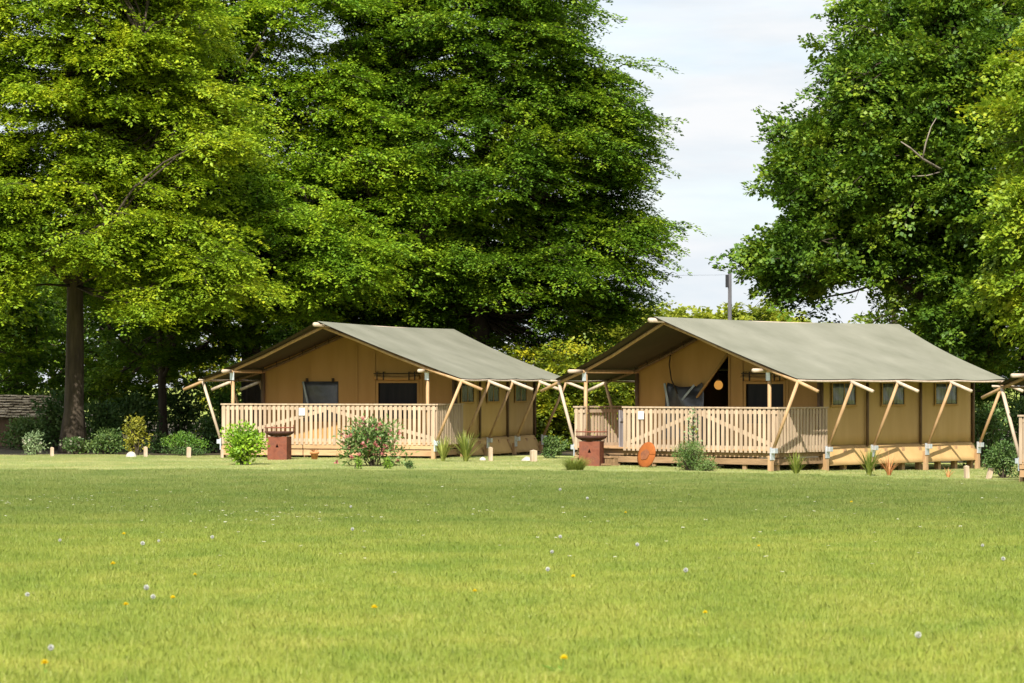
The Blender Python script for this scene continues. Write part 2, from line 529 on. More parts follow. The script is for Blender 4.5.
grass_object('grass', M['grass'], 'long green meadow grass filling the field before the tents', 1.25, 13000, (0.025, 0.07), (0.0017, 0.0034),
             sow(13.5, 55.8, 0.85, lambda y: 0.18 * y + 4.5))
mp_ = sow(56.3, 69.0, 0.85, lambda y: 0.18 * y + 4.5)
grass_object('mown_grass', M['mown'], 'short pale mown grass strip in front of the decks', 1.25, 5000, (0.015, 0.035), (0.004, 0.007), mp_)


# ------------------------------------------------------------------ trees
def clump_sites(ells, n, mind, keep_z=(0, 99)):
    """spots in the outer part of a union of ellipsoids (cx,cy,cz,rx,ry,rz,weight)"""
    E = np.array(ells, float); w = E[:, 6] / E[:, 6].sum()
    pts = []; tries = 0
    while len(pts) < n and tries < n * 60:
        tries += 1
        k = rng.choice(len(E), p=w)
        d = rng.normal(size=3); d /= np.linalg.norm(d)
        f = 0.45 + 0.55 * rng.random() ** 0.55
        p = E[k, :3] + d * E[k, 3:6] * f
        if not keep_z[0] < p[2] < keep_z[1]: continue
        q = np.linalg.norm((p - E[:, :3]) / E[:, 3:6], axis=1)
        if q.min() < 0.30: continue
        if p[2] > 13.6 and rng.random() < 0.6: continue
        if d[1] > 0.25 and rng.random() < 0.6: continue     # the far side is thinner
        if pts and np.min(np.linalg.norm(np.array(pts) - p, axis=1)) < mind: continue
        pts.append(p)
    return np.array(pts)


def spray_leaves(roots, outs, ns, nl, length, width, droop, ll, lw, up=0.1, spread=1.0, puff=0.0, dens=None):
    """feathery flat sprays of leaves fanning out of every root"""
    n = len(roots)
    R_ = np.repeat(roots, ns, 0)
    a0 = np.arctan2(outs[:, 1], outs[:, 0])
    a = np.repeat(a0, ns) + rng.normal(0, spread, n * ns)
    el = rng.normal(up, 0.13 + puff, n * ns)
    Ls = rng.uniform(length * 0.55, length * 1.2, n * ns)
    d = np.stack([np.cos(a) * np.cos(el), np.sin(a) * np.cos(el), np.sin(el)], 1)
    R_ = R_ + rng.normal(0, 0.16 + puff * 0.3, R_.shape) * np.array([1.3, 1.3, 0.35 + puff * 2])
    perp = np.stack([-np.sin(a), np.cos(a), np.zeros_like(a)], 1)
    roll = rng.normal(0, 0.16 + puff, n * ns)[:, None]
    perp = perp * np.cos(roll) + np.array([0, 0, 1.0]) * np.sin(roll)
    m = n * ns
    t = rng.random((m, nl)) ** 0.8
    s = rng.choice([-1.0, 1.0], (m, nl)) * rng.random((m, nl)) ** 0.7
    wloc = width * (1.08 - t) ** 0.6 * np.minimum(1, 0.35 + 2 * t)
    P = R_[:, None] + d[:, None] * (Ls[:, None] * t)[..., None] + perp[:, None] * (s * wloc)[..., None]
    P[..., 2] -= droop * (t ** 2) * Ls[:, None]
    P += rng.normal(0, 0.03 + 0.08 * puff, P.shape)
    D = d[:, None] * 0.8 + perp[:, None] * (np.sign(s) * 0.8)[..., None] + rng.normal(0, 0.3, P.shape)
    D[..., 2] -= 0.35 * droop + 0.1
    nrm = np.cross(d, perp); nrm *= np.sign(nrm[:, 2:3] + 1e-6)
    Nn = nrm[:, None] * 1.0 + rng.normal(0, 0.27 + 0.45 * puff, P.shape)
    k = m * nl
    P = P.reshape(k, 3); D = D.reshape(k, 3); Nn = Nn.reshape(k, 3)
    L = rng.uniform(0.5, 1.35, k) * ll; W = rng.uniform(0.75, 1.2, k) * lw
    twigs = (R_, d, Ls, droop)
    return leaves(P, D, Nn, L, W), twigs


def limb(mb, p0, p1, r0, r1, n=6, seg=5, wob=0.12, lift=0.0):
    p0 = np.array(p0, float); p1 = np.array(p1, float)
    Ld = np.linalg.norm(p1 - p0)
    pts = []; rad = []
    off = rng.normal(0, wob * Ld * 0.3, 3)
    for k in range(seg + 1):
        t = k / seg
        p = p0 * (1 - t) + p1 * t + off * math.sin(math.pi * t) + rng.normal(0, wob * 0.06 * Ld, 3) * (0 < k < seg)
        p[2] += lift * Ld * math.sin(math.pi * t)
        pts.append(p); rad.append(r0 * (1 - t) ** 0.8 + r1 * (1 - (1 - t) ** 0.8))
    mb.tube(pts, rad, n)
    return pts


def tree(name, label, cat, base, height, tr, ells, n, mind, lm, ns=8, nl=50, length=1.0, width=0.26, droop=0.25,
         ll=0.11, lw=0.075, puff=0.0, spread=0.9, up=0.1, nlimb=14, keep_z=(0, 99), limb0=0.28, group=None, lean=(0, 0), barkm=None, bare=None, bough=None):
    bx, by = base; bz = g(bx, by)
    root = empty(name, (bx, by, bz))
    tag(root, label, cat, group)
    o3 = np.array([bx, by, bz])
    if bough:                                   # boughs: flat plates of several clumps with air between the plates
        cs = clump_sites(ells, int(n / bough[0]), bough[1], keep_z)
        sites = np.repeat(cs, bough[0], 0)
        off = rng.normal(0, 1, sites.shape) * np.array([bough[2], bough[2], bough[3]])
        sites = sites + off
        sites[:, 2] = np.maximum(sites[:, 2] - 0.22 * (off[:, 0] ** 2 + off[:, 1] ** 2), keep_z[0])
        sites = np.concatenate([sites, clump_sites(ells, int(n * 0.3), 0.45, keep_z)])
    else:
        sites = clump_sites(ells, n, mind, keep_z)
    mb = MB()
    # trunk with root flare
    pts = []; rad = []
    K = 14
    for k in range(K + 1):
        t = k / K
        z = height * t
        pts.append((lean[0] * t * height + 0.1 * math.sin(3 * t + bx) * min(1, t * 3), lean[1] * t * height + 0.1 * math.sin(2.3 * t + by) * min(1, t * 3), z - 0.05 if k == 0 else z))
        rad.append(tr * (1 - 0.8 * t) * (1 + 0.55 * math.exp(-z / 0.25)))
    mb.tube(pts, rad, 14)
    tp = np.array(pts)
    def trunk_at(z):
        return np.array([np.interp(z, tp[:, 2], tp[:, 0]), np.interp(z, tp[:, 2], tp[:, 1]), z])
    # primary limbs end at spread-out sites, the other clumps hang on the nearest limb
    loc = sites - o3
    order = rng.permutation(len(loc)); prim = list(order[:nlimb])
    nodes = []
    lb = MB()
    for i in prim:
        e = loc[i]
        hr = math.hypot(e[0], e[1])
        z0 = max(height * limb0 * rng.uniform(0.7, 1.1), min(e[2] - hr * 0.55, height * 0.9))
        z0 = min(z0, height * 0.92)
        s = trunk_at(z0); r0 = float(np.interp(z0, tp[:, 2], rad)) * 0.5
        for p in limb(lb, s, e, max(0.05, r0), 0.025, 7, 7, 0.16, 0.06): nodes.append(p)
    nodes = np.array(nodes)
    for i in order[nlimb:]:
        e = loc[i]
        dd = np.linalg.norm(nodes - e, axis=1) + np.where(nodes[:, 2] > e[2] + 0.6, 2.0, 0)
        s = nodes[int(np.argmin(dd))]
        limb(lb, s, e, 0.035, 0.012, 5, 3, 0.2, 0.05)
    # a run of the sprays' own twigs
    axis = np.zeros_like(loc)
    ctr = np.array([trunk_at(min(max(z, 0), height))[:2] for z in loc[:, 2]])
    outs = loc[:, :2] - ctr
    V, tw = spray_leaves(loc, outs, ns, nl, length, width, droop, ll, lw, up, spread, puff)
    R_, d, Ls, dr = tw
    for k in range(0, len(R_), 3):
        a = R_[k]; site = loc[k // ns]; b = a + d[k] * Ls[k] * 0.8; b = b - np.array([0, 0, dr * 0.64 * Ls[k]])
        lb.tube([site, a, (a + b) / 2 + np.array([0, 0, 0.04]), b], [0.012, 0.010, 0.007, 0.004], 3, cap=False)
    tob = mb.build('trunk', barkm or M['bark'], root, smooth=True)
    lb.build('limb', barkm or M['bark'], root, smooth=True)
    if bare:
        bb = MB()
        for chain, r0, r1 in bare:
            c = [np.array(p) - o3 for p in chain]
            bb.tube(c, list(np.linspace(r0, r1, len(c))), 6)
        bb.build('bare_branch', M['twig'], root, smooth=True)
    npmesh('crown', V, 4, lm, root)
    return root


tree('beech_tree', 'tall dark beech whose crown rises behind the tent with the zipped front', 'tree', (-0.9, 80.0), 15.5, 0.36,
     [(-1.1, 80, 8.0, 4.0, 4.0, 6.4, 11), (-1.2, 78.5, 11.2, 3.0, 2.6, 2.4, 4), (-1.6, 77.6, 8.2, 2.4, 1.6, 1.8, 3.5), (1.15, 79.5, 8.5, 2.05, 2.4, 2.2, 3), (1.45, 79.6, 5.2, 2.0, 2.2, 1.8, 3), (3.2, 79.6, 6.2, 0.8, 1.0, 0.3, 0.5), (-2.6, 79, 4.9, 2.6, 2.2, 1.7, 3)],
     1080, 0.28, M['beech_dark'], ns=8, nl=56, length=1.2, width=0.27, ll=0.105, lw=0.07, droop=0.36, nlimb=18, keep_z=(2.7, 15), limb0=0.2, bough=(7, 0.66, 0.42, 0.19))
tree('beech_tree', 'pale green beech with a thick trunk behind the roof of the zipped tent', 'tree', (px(252, 79), 79.0), 16.0, 0.31,
     [(-6.6, 79, 9.0, 4.3, 4.2, 6.2, 9), (-6.8, 77.3, 11.3, 3.2, 2.6, 2.4, 4), (-6.2, 76.2, 8.4, 2.6, 1.5, 1.6, 4), (-4.2, 77, 6.2, 2.6, 1.8, 1.9, 4), (-8.9, 76.6, 5.5, 2.6, 1.8, 1.5, 4), (-6.0, 73.6, 5.3, 2.5, 1.6, 1.6, 4.4), (-9.3, 73.4, 4.9, 1.7, 1.3, 0.9, 2.5)],
     980, 0.28, M['beech_mid'], ns=8, nl=56, ll=0.105, lw=0.07, length=1.15, width=0.27, droop=0.38, nlimb=18, keep_z=(3.7, 15.3), limb0=0.25, bough=(7, 0.68, 0.44, 0.17))
tree('beech_tree', 'yellow green beech with a stout bare trunk at the lawn edge', 'tree', (px(73, 71), 71.0), 15.0, 0.26,
     [(-11.3, 71, 9.6, 3.9, 3.6, 5.2, 9), (-11.2, 69.6, 10.6, 3.0, 2.2, 2.0, 4), (-12.6, 69.3, 6.3, 1.9, 1.6, 1.7, 4), (-9.2, 70, 8.0, 2.2, 1.8, 1.7, 3), (-8.3, 69.2, 4.9, 1.5, 1.2, 1.7, 2.2), (-9.9, 68.8, 6.0, 1.4, 1.2, 1.6, 1.6), (-12.6, 68.6, 4.9, 1.3, 1.2, 1.5, 1.6)],
     800, 0.30, M['beech_young'], ns=8, nl=56, ll=0.105, lw=0.07, length=1.1, width=0.27, droop=0.40, nlimb=16, keep_z=(3.5, 14.2), limb0=0.38, bough=(7, 0.60, 0.42, 0.17))
tree('beech_tree', 'slim trunked young beech with low tiered boughs between two thick trunks', 'tree', (px(163, 77), 77.0), 9.5, 0.13,
     [(-9.3, 77, 5.0, 2.4, 2.3, 3.6, 5), (-8.4, 75.4, 4.2, 1.8, 1.2, 1.0, 2)],
     170, 0.36, M['beech_dark'], ns=8, nl=56, ll=0.105, lw=0.07, length=1.0, width=0.26, droop=0.25, nlimb=14, keep_z=(1.6, 9), limb0=0.12, bough=(5, 0.6, 0.36, 0.08))
tree('broadleaf_tree', 'great dark broadleaf tree spreading over the tent with the open doorway', 'tree', (11.9, 76.5), 14.5, 0.38,
     [(12.7, 76.5, 8.3, 4.5, 4.2, 5.2, 10), (9.2, 76, 7.0, 1.6, 2.2, 2.1, 4.0), (7.75, 76, 5.1, 1.25, 1.6, 0.75, 1.6), (10.7, 75.6, 9.2, 1.7, 2.0, 1.8, 2), (13.3, 75, 4.0, 2.2, 2.2, 1.7, 2.2)],
     820, 0.30, M['maple'], ns=9, nl=52, length=0.75, width=0.32, droop=0.2, ll=0.125, lw=0.10, puff=0.30, spread=1.5, up=0.25, nlimb=20, keep_z=(2.6, 14.5), limb0=0.2, bough=(6, 0.60, 0.32, 0.24),
     bare=[([(11.9, 75.2, 7.1), (11.0, 73.4, 7.2), (10.35, 72.6, 7.45), (10.0, 72.3, 7.7), (9.75, 72.2, 7.85)], 0.05, 0.012),
           ([(10.35, 72.6, 7.45), (10.42, 72.5, 7.85), (10.55, 72.5, 8.25), (10.7, 72.5, 8.5)], 0.028, 0.008),
           ([(11.0, 73.4, 7.2), (10.5, 72.9, 7.05), (10.1, 72.7, 7.02)], 0.02, 0.01)])
tree('broadleaf_tree', 'yellow leaved tree standing beyond the cut off tent at the edge', 'tree', (14.1, 68.5), 12.5, 0.22,
     [(13.9, 68.3, 7.6, 1.9, 2.0, 4.8, 6), (12.3, 67.8, 5.0, 0.8, 1.0, 2.0, 1.5), (12.2, 68.2, 8.4, 0.8, 1.0, 1.2, 1)],
     160, 0.34, M['lime'], ns=8, nl=50, length=0.78, width=0.30, droop=0.4, ll=0.12, lw=0.09, puff=0.25, spread=1.4, up=0.1, nlimb=12, keep_z=(1.9, 13), limb0=0.15, bough=(5, 0.62, 0.28, 0.18))

# trees and tall bushes of the wood behind: three kinds, each copied with its own label
def wood_tree(name, label, x, y, h, r, lm, n=70, lowz=0.4, ns=7, nl=26, ll=0.20, lw=0.15, cat='tree', group='trees of the wood behind'):
    return tree(name, label, cat, (x, y), h * 0.9, 0.05 + h * 0.016, [(x, y, h * 0.52, r, r, h * 0.47, 1)], n, 0.4, lm, ns=ns, nl=nl, length=0.95, width=0.36,
                droop=0.25, ll=ll, lw=lw, puff=0.2, spread=1.4, up=0.15, nlimb=9, keep_z=(lowz, h), limb0=0.08, group=group)


W1 = wood_tree('woodland_tree', 'mottled green tree leafed to the ground, seen behind the two left trunks', -14.3, 101, 9.5, 3.2, M['wood_leaves'], 95)
W2 = wood_tree('woodland_tree', 'dark low tree filling the shade between the thick trunks', -5.4, 88, 8.0, 2.7, M['beech_dark'], 90)
W3 = wood_tree('woodland_tree', 'sunlit yellow green tree glowing behind the thick trunk and tent roof', -10.3, 103, 8.5, 2.8, M['gold_leaves'], 95, ll=0.15, lw=0.11, nl=40)
spots = [(W1, -18.6, 96, 1.0, 0.5, 'mottled tree behind the pale tiled outbuilding'),
         (W2, -15.0, 81, 0.75, 1.2, 'dark bushy tree just behind the outbuilding wall'),
         (W2, -11.6, 83.5, 0.72, 2.0, 'dark bushy tree behind the stout bare trunk'),
         (W2, -13.9, 87, 0.62, 4.4, 'dark low tree between the outbuilding and stout bare trunk'),
         (W1, -4.6, 97, 0.95, 2.1, 'mottled tree behind the ridge of the zipped tent'),
         (W2, -6.0, 86, 0.62, 0.4, 'dark tree behind the porch of the zipped tent'),
         (W2, -1.8, 89, 0.75, 3.0, 'dark tree behind the middle of the zipped tent'),
         (W1, 12.0, 90, 0.78, 1.1, 'mottled tree behind the far gable of the open tent'),
         (W2, 15.0, 84, 0.8, 2.5, 'dark tree in the shade beyond the yellow leaved tree'),
         (W2, 12.6, 80.5, 0.5, 0.9, 'dark bushy tree just behind the far corner of the open tent'),
         (W1, 18.5, 94, 0.9, 4.0, 'mottled tree outside the frame beyond the great tree')]
for src, x, y, s, rz, lab in spots:
    c = copy_tree(src); c.location = (x, y, g(x, y)); c.scale = (s, s, s); c.rotation_euler = (0, 0, rz); c['label'] = lab
# golden bushes in the gap between the two tents
G1 = wood_tree('golden_bush', 'tallest golden green bush in the gap between two tents', 1.35, 76.2, 2.75, 0.8, M['gold_leaves'], 75, 0.2, ll=0.11, lw=0.075, cat='bush', group='golden bushes between the tents', nl=60)
gb = [(3.3, 77.5, .88, 1.0, 'golden green bush seen under the porch roof of the open tent'), (0.35, 77.3, 0.95, 2.0, 'golden green bush peeping over the far gable of the zipped tent'),
      (5.0, 80, .9, 3.2, 'golden bush mostly hidden by the open tent')]
for x, y, s, rz, lab in gb:
    c = copy_tree(G1); c.location = (x, y, g(x, y)); c.scale = (s, s, s); c.rotation_euler = (0, 0, rz); c['label'] = lab
# distant tree tops over the right tent's ridge
F1 = wood_tree('distant_tree', 'distant sunlit round tree beside the utility pole', px(752, 125), 125, 5.35, 2.6, M['far_leaves'], 130, 0.6, cat='tree', group='distant sunlit trees', nl=40)
fb = [(px(668, 128), 128, .97, 1.0, 'distant sunlit tree nearest the dark beech crown'), (px(705, 131), 131, .95, 2.3, 'distant low tree in the dip before the utility pole'),
      (px(630, 127), 127, 1.0, 3.3, 'distant sunlit tree behind the dark beech crown'), (px(800, 130), 130, .92, 4.0, 'distant tree mostly hidden by the khaki ridge'),
      (px(850, 129), 129, .85, 5.0, 'distant tree low behind the khaki ridge under the great tree')]
for x, y, s, rz, lab in fb:
    c = copy_tree(F1); c.location = (x, y, g(x, y)); c.scale = (s, s, s); c.rotation_euler = (0, 0, rz); c['label'] = lab


# ------------------------------------------------------------------ safari tents
ZR, ZE, UE = 3.17, 1.88, 3.3
SV = [0.4, 2.42, 4.17, 6.35, 8.55]


def zroof(u):
    a = min(1.2, abs(u) / UE)
    return ZR + (ZE - ZR) * a - 0.05 * math.sin(math.pi * min(1, a))


def wall_strips(mb, v, strips, facing=-1):
    """front or back canvas wall in the plane v; strips = (u0,u1,(z0a,z0b) or None, z1 or None)"""
    for u0, u1, zb, zt in strips:
        n = max(1, int((u1 - u0) / 0.2))
        for k in range(n):
            a = u0 + (u1 - u0) * k / n; b = u0 + (u1 - u0) * (k + 1) / n
            za = zb[0] + (zb[1] - zb[0]) * k / n; zb_ = zb[0] + (zb[1] - zb[0]) * (k + 1) / n
            ta = zt if zt else zroof(a) - 0.06; tb = zt if zt else zroof(b) - 0.06
            w = lambda u: v + 0.012 * math.sin(u * 7.0)
            mb.quad((a, w(a), za), (b, w(b), zb_), (b, w(b), tb), (a, w(a), ta))


def tent(loc, ang, label, opened, gap):
    t = empty('safari_tent', (loc[0], loc[1], loc[2]), -ang)
    tag(t, label, 'tent', 'safari tents on timber decks')
    gz = lambda u, v: g(*(Matrix.Rotation(-ang, 2) @ Vector((u, v)) + Vector((loc[0], loc[1])))) - loc[2]
    # ---- fly sheet
    mb = MB()
    for s in (-1, 1):
        def P(a, b, s=s):
            v0 = (0.4 if s > 0 else 0.62) * a + 0.10 * math.sin(math.pi * a); v1 = 9.5 - 0.8 * a - 0.12 * math.sin(math.pi * a)
            v = v0 + (v1 - v0) * b
            bay = abs(math.sin(math.pi * (b * 4)))
            z = zroof(UE * a) - 0.022 * bay * math.sin(math.pi * a * 0.9) - 0.03 * math.sin(math.pi * b) * (1 - a) - 0.022 * bay * (a ** 4)
            z += 0.006 * math.sin(23 * b + 5 * a) * a
            return (s * (UE if s > 0 else 3.15) * a * (1 - 0.012 * bay * a ** 3), v, z)
        mb.grid(P if s > 0 else (lambda a, b: P(a, b, -1)), 14, 48)
    ro_ = mb.build('canvas_roof', M['roof'], t, smooth=True)
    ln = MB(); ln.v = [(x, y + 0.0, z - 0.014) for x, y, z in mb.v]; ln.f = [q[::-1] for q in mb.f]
    ln.build('roof_shade_sheet', M['shade_sheet'], ro_, smooth=True)  # added sheet that carries the painted shade of the roof's underside
    hm = MB()
    for s in (-1, 1):
        hm.tube([(s * (UE if s > 0 else 3.15) * 0.995, 0.45 + 8.2 * k / 24, ZE - 0.045 - 0.02 * abs(math.sin(math.pi * k / 6))) for k in range(25)], 0.022, 6)
    hm.build('eave_rod', M['palepole'], t, smooth=True)
    # ---- ridge pole, plates, posts
    r = MB(); r.tube([(0, -0.16, ZR - 0.08), (0, 9.55, ZR - 0.08)], 0.05, 10); r.build('ridge_pole', M['palepole'], t, smooth=True)
    for s in (-1, 1):
        b = MB(); b.tube([(s * 2.4, 0.17, 2.035), (s * 2.4, 8.75, 2.035)], 0.039, 10); b.build('eave_beam', M['palepole'] if False else M['pole'], t, smooth=True)
        e = MB(); e.tube([(s * 2.4, 0.16, 2.035), (s * 2.4, 0.60, 2.035)], 0.042, 10); e.build('beam_end', M['palepole'], t, smooth=True)
        for v in (0.74, 2.56, 8.78):
            p = MB(); p.tube([(s * 2.4, v, 0.42), (s * 2.4, v, 2.0)], 0.040, 10)
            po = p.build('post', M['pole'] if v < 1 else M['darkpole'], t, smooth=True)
            if v < 1:
                k = MB(); k.box((s * 2.4, v - 0.052, 1.93), (0.10, 0.012, 0.2)); k.build('bracket', M['metal'], po)
                k = MB(); k.box((s * 2.4, v, 0.44), (0.13, 0.13, 0.02)); k.build('foot_plate', M['metal'], po)
    # rafters: front pair run past the eave, inner pairs carry the fly
    for v in SV:
        for s in (-1, 1):
            q = MB()
            vv = v
            ue = 3.3 if s > 0 else 3.15
            if s < 0 and v < 1: vv = 0.78
            ze = ue + 0.52
            if v < 1:
                q.tube([(0, 0.34, ZR - 0.13)] + [(s * u, 0.34 + (vv + 0.06 - 0.34) * u / ue + 0.08 * math.sin(math.pi * u / ue), zroof(u * 3.3 / ue) - 0.085) for u in (0.8, 1.6, 2.4)] + [(s * ue, vv + 0.02, ZE - 0.065), (s * ze, vv, ZE - 0.27)], 0.036, 8)
            else:
                q.tube([(0, vv, ZR - 0.17)] + [(s * u, vv, zroof(u * 3.3 / ue) - 0.125) for u in (0.8, 1.6, 2.4)] + [(s * ue, vv, ZE - 0.075), (s * ze, vv, ZE - 0.27)], 0.035, 8)
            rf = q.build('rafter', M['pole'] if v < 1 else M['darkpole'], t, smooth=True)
            if v > 1:
                q = MB(); q.tube([(s * (ue - 0.05), vv, ZE - 0.057), (s * (ze + 0.01), vv, ZE - 0.274)], 0.038, 8); q.build('rafter_end', M['palepole'], rf, smooth=True)
            # strut from the platform edge out to the rafter
            st = MB(); st.tube([(s * 2.70, vv, 0.36), (s * (ue + 0.03), vv, 1.80)], 0.035, 8)
            so = st.build('strut', M['palepole'] if (s < 0 and v < 1) else M['pole'], t, smooth=True)
            k = MB()
            k.box((s * 2.705, vv, 0.34), (0.035, 0.14, 0.26)); k.box((s * 2.76, vv, 0.40), (0.09, 0.12, 0.10))
            k.build('bracket', M['metal'], so, bevel=0.006)
            fp = MB(); z0 = gz(s * 2.68, vv) - 0.1
            fp.box((s * 2.665, vv, (0.30 + z0) / 2), (0.09, 0.10, 0.30 - z0)); fp.build('foot_post', M['pole'], so, bevel=0.006)
    # lacing cords that tie the fly to the front pair of rafters
    for s in (-1, 1):
        for k in range(9):
            u = s * (0.35 + 0.33 * k)
            lc = MB(); lc.tube([(u, 2.36, zroof(u) - 0.02), (u + 0.02, 2.40, zroof(u) - 0.17)], 0.012, 5); lc.build('lacing', M['cord'], t)
    # ---- platform
    d = MB()
    nb = 58
    for k in range(nb):
        v = 0.62 + (8.80 - 0.62) * (k + 0.5) / nb
        d.box((0, v, 0.405), (5.26 if v < 2.6 else 4.76, (8.18 / nb) - 0.008, 0.03))
    dk = d.build('deck', M['deck'], t)
    fa = MB()
    for z, dy, h in ((0.32, 0.0, 0.13), (0.165, 0.012, 0.13)):
        segs = [(-2.62, -0.62), (-0.60, 1.0), (1.02, 2.62)]
        for a, b in segs:
            fa.box(((a + b) / 2, (0.74 if gap else 0.65) + dy, z), (b - a, 0.03, h))
        for s in (-1, 1):
            fa.box((s * (2.54 - dy), 1.68, z), (0.03, 1.82, h))
    for u in (-2.55, -1.6, -0.61, 0.2, 1.01, 1.8, 2.55):
        fa.box((u * 0.97, 0.80, 0.17), (0.09, 0.06, 0.5))
    fa.build('fascia', M['fascia'] if gap else M['deck'], dk)  # open tent's boards get the shade-darkened timber, the others plain deck timber
    for u in (-2.45, 0, 2.45):
        for v in (0.9, 2.6, 3.4, 4.2, 5.0, 5.7, 6.4, 7.2, 7.9, 8.6):
            if u == 0 and v not in (2.6, 5.0, 7.2): continue
            z0 = gz(u, v) - 0.1
            pi = MB(); pi.box((u, v, (0.385 + z0) / 2), (0.11, 0.11, 0.385 - z0)); pi.build('pile', M['deck'], dk)
    # ---- railings: slats inside a frame
    def rail(p0, p1, inward, braces=True, name='railing'):
        a = Vector((*p0, 0)); b = Vector((*p1, 0)); L = (b - a).length; dr = (b - a) / L; nrm = Vector((*inward, 0))
        rz = math.atan2(dr.y, dr.x)
        m_ = MB(); n = int(round(L / 0.115))
        for k in range(n):
            c = a + dr * (L * (k + 0.5) / n) + nrm * random.uniform(-.002, .002)
            m_.box((c.x, c.y, 0.80 + random.uniform(-.004, .004)), (0.068 + random.uniform(-.004, .004), 0.02, 0.90), rz + random.uniform(-.02, .02))
        ro = m_.build(name, M['rail'], t)
        h_ = MB(); o = nrm * 0.0
        h_.beam(a + Vector((0, 0, 1.272)) + nrm * 0.02, b + Vector((0, 0, 1.272)) + nrm * 0.02, 0.10, 0.032); h_.build('handrail', M['rail'], ro)
        q = MB()
        for z in (0.45, 1.18):
            q.beam(a + Vector((0, 0, z)) + nrm * 0.032, b + Vector((0, 0, z)) + nrm * 0.032, 0.034, 0.07)
        q.build('rail_batten', M['rail'], ro)
        if braces and L > 2:
            nn = max(1, int(round(L / 2.6)))
            q = MB()
            for k in range(nn):
                p = a + dr * (L * k / nn + 0.08); r_ = a + dr * (L * (k + 1) / nn - 0.08)
                z0, z1 = (0.50, 1.14) if k % 2 == 0 else (1.14, 0.50)
                q.beam(p + Vector((0, 0, z0)) + nrm * 0.031, r_ + Vector((0, 0, z1)) + nrm * 0.031, 0.03, 0.08)
            q.build('brace', M['rail'], ro)
        for c in (a + dr * 0.05, b - dr * 0.05):
            c2 = c + nrm * 0.095
            q = MB(); q.box((c2.x, c2.y, 0.84), (0.085, 0.085, 0.84), rz); q.build('newel', M['rail'], ro, bevel=0.004)
        return ro
    if gap:
        rail((-2.64, 0.63), (-2.36, 0.63), (0, 1), name='railing'); rail((-1.31, 0.63), (2.64, 0.63), (0, 1))
        sp = MB()
        sp.box((-1.84, 0.42, 0.21), (0.98, 0.30, 0.035)); sp.box((-1.84, 0.40, 0.10), (0.98, 0.03, 0.19)); sp.box((-1.84, 0.13, 0.06), (0.98, 0.30, 0.035))
        for u in (-2.3, -1.38): sp.box((u, 0.33, 0.05), (0.03, 0.42, 0.26))
        sp.build('step', M['fascia'], dk)
        gt = MB()
        for k in range(3): gt.box((-1.50 + 0.0, 0.80 + 0.098 * k, 0.68), (0.024, 0.09, 1.0 if k else 1.05))
        gt.box((-1.478, 0.9, 0.40), (0.02, 0.28, 0.07)); gt.box((-1.478, 0.9, 1.0), (0.02, 0.28, 0.07))
        gt.build('gate', M['grey_timber'], t)
    else:
        rail((-2.64, 0.63), (2.64, 0.63), (0, 1))
    rail((-2.645, 0.65), (-2.645, 2.52), (1, 0)); rail((2.645, 0.65), (2.645, 2.52), (-1, 0))
    # ---- canvas walls
    V0 = 2.6
    w = MB()
    zb = 0.42
    if opened:
        wall_strips(w, V0, [(-2.4, -1.02, (zb, zb), None), (-1.02, 0.05, (1.20, 2.40), None), (0.05, 0.5, (zb, zb), None),
                            (0.5, 1.5, (zb, zb), 0.9), (0.5, 1.5, (1.79, 1.79), None), (1.5, 2.4, (zb, zb), None)])
    else:
        wall_strips(w, V0, [(-2.4, -1.4, (zb, zb), None), (-1.4, -0.5, (zb, zb), 0.85), (-1.4, -0.5, (1.80, 1.80), None), (-0.5, 0.5, (zb, zb), None),
                            (0.5, 1.5, (zb, zb), 0.9), (0.5, 1.5, (1.79, 1.79), None), (1.5, 2.4, (zb, zb), None)])
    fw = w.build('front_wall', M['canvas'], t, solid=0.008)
    # seams on the front wall
    sm = MB()
    for u in ((-0.02, 0.42, 1.6) if not opened else (0.075, 0.42, 1.6)):
        sm.box((u, V0 - 0.02, (0.44 + zroof(u) - 0.1) / 2), (0.035, 0.012, zroof(u) - 0.1 - 0.44))
    sm.build('seam', M['canvas'], fw)
    # front window with its rolled-up blind
    wn = MB(); wn.box((1.0, V0 + 0.03, 1.345), (1.0, 0.012, 0.89)); wo = wn.build('window', M['pane_dark'], t)
    cu = MB()
    cu.grid(lambda a, b: (0.55 + 0.42 * a, V0 + 0.10 + 0.03 * math.sin(a * 22), 0.92 + 0.85 * b), 30, 2)
    cu.grid(lambda a, b: (1.12 + 0.36 * a, V0 + 0.10 + 0.03 * math.sin(a * 20), 0.92 + 0.85 * b), 30, 2)
    cu.build('curtain', M['interior'], wo, smooth=True)
    fr = MB()
    for z in (0.9, 1.79): fr.box((1.0, V0 - 0.016, z), (1.06, 0.014, 0.05))
    for u in (0.49, 1.51): fr.box((u, V0 - 0.018, 1.345), (0.05, 0.012, 0.86))
    fr.build('frame', M['canvas'], wo)
    rl = MB(); rl.tube([(0.44 + 1.12 * k / 12, V0 - 0.07, 1.90 - 0.03 * math.sin(math.pi * k / 12)) for k in range(13)], [0.05 + 0.008 * math.sin(k * 2.3) for k in range(13)], 9)
    rl.build('blind_roll', M['canvas'], wo, smooth=True)
    ti = MB()
    for u in (0.52, 0.68, 1.32, 1.46):
        ti.box((u, V0 - 0.125, 1.93), (0.03, 0.012, 0.20)); ti.box((u, V0 - 0.07, 2.02), (0.03, 0.12, 0.012))
    ti.box((1.0, V0 - 0.03, 1.985), (1.2, 0.02, 0.02))
    ti.build('tie', M['cord'], wo)
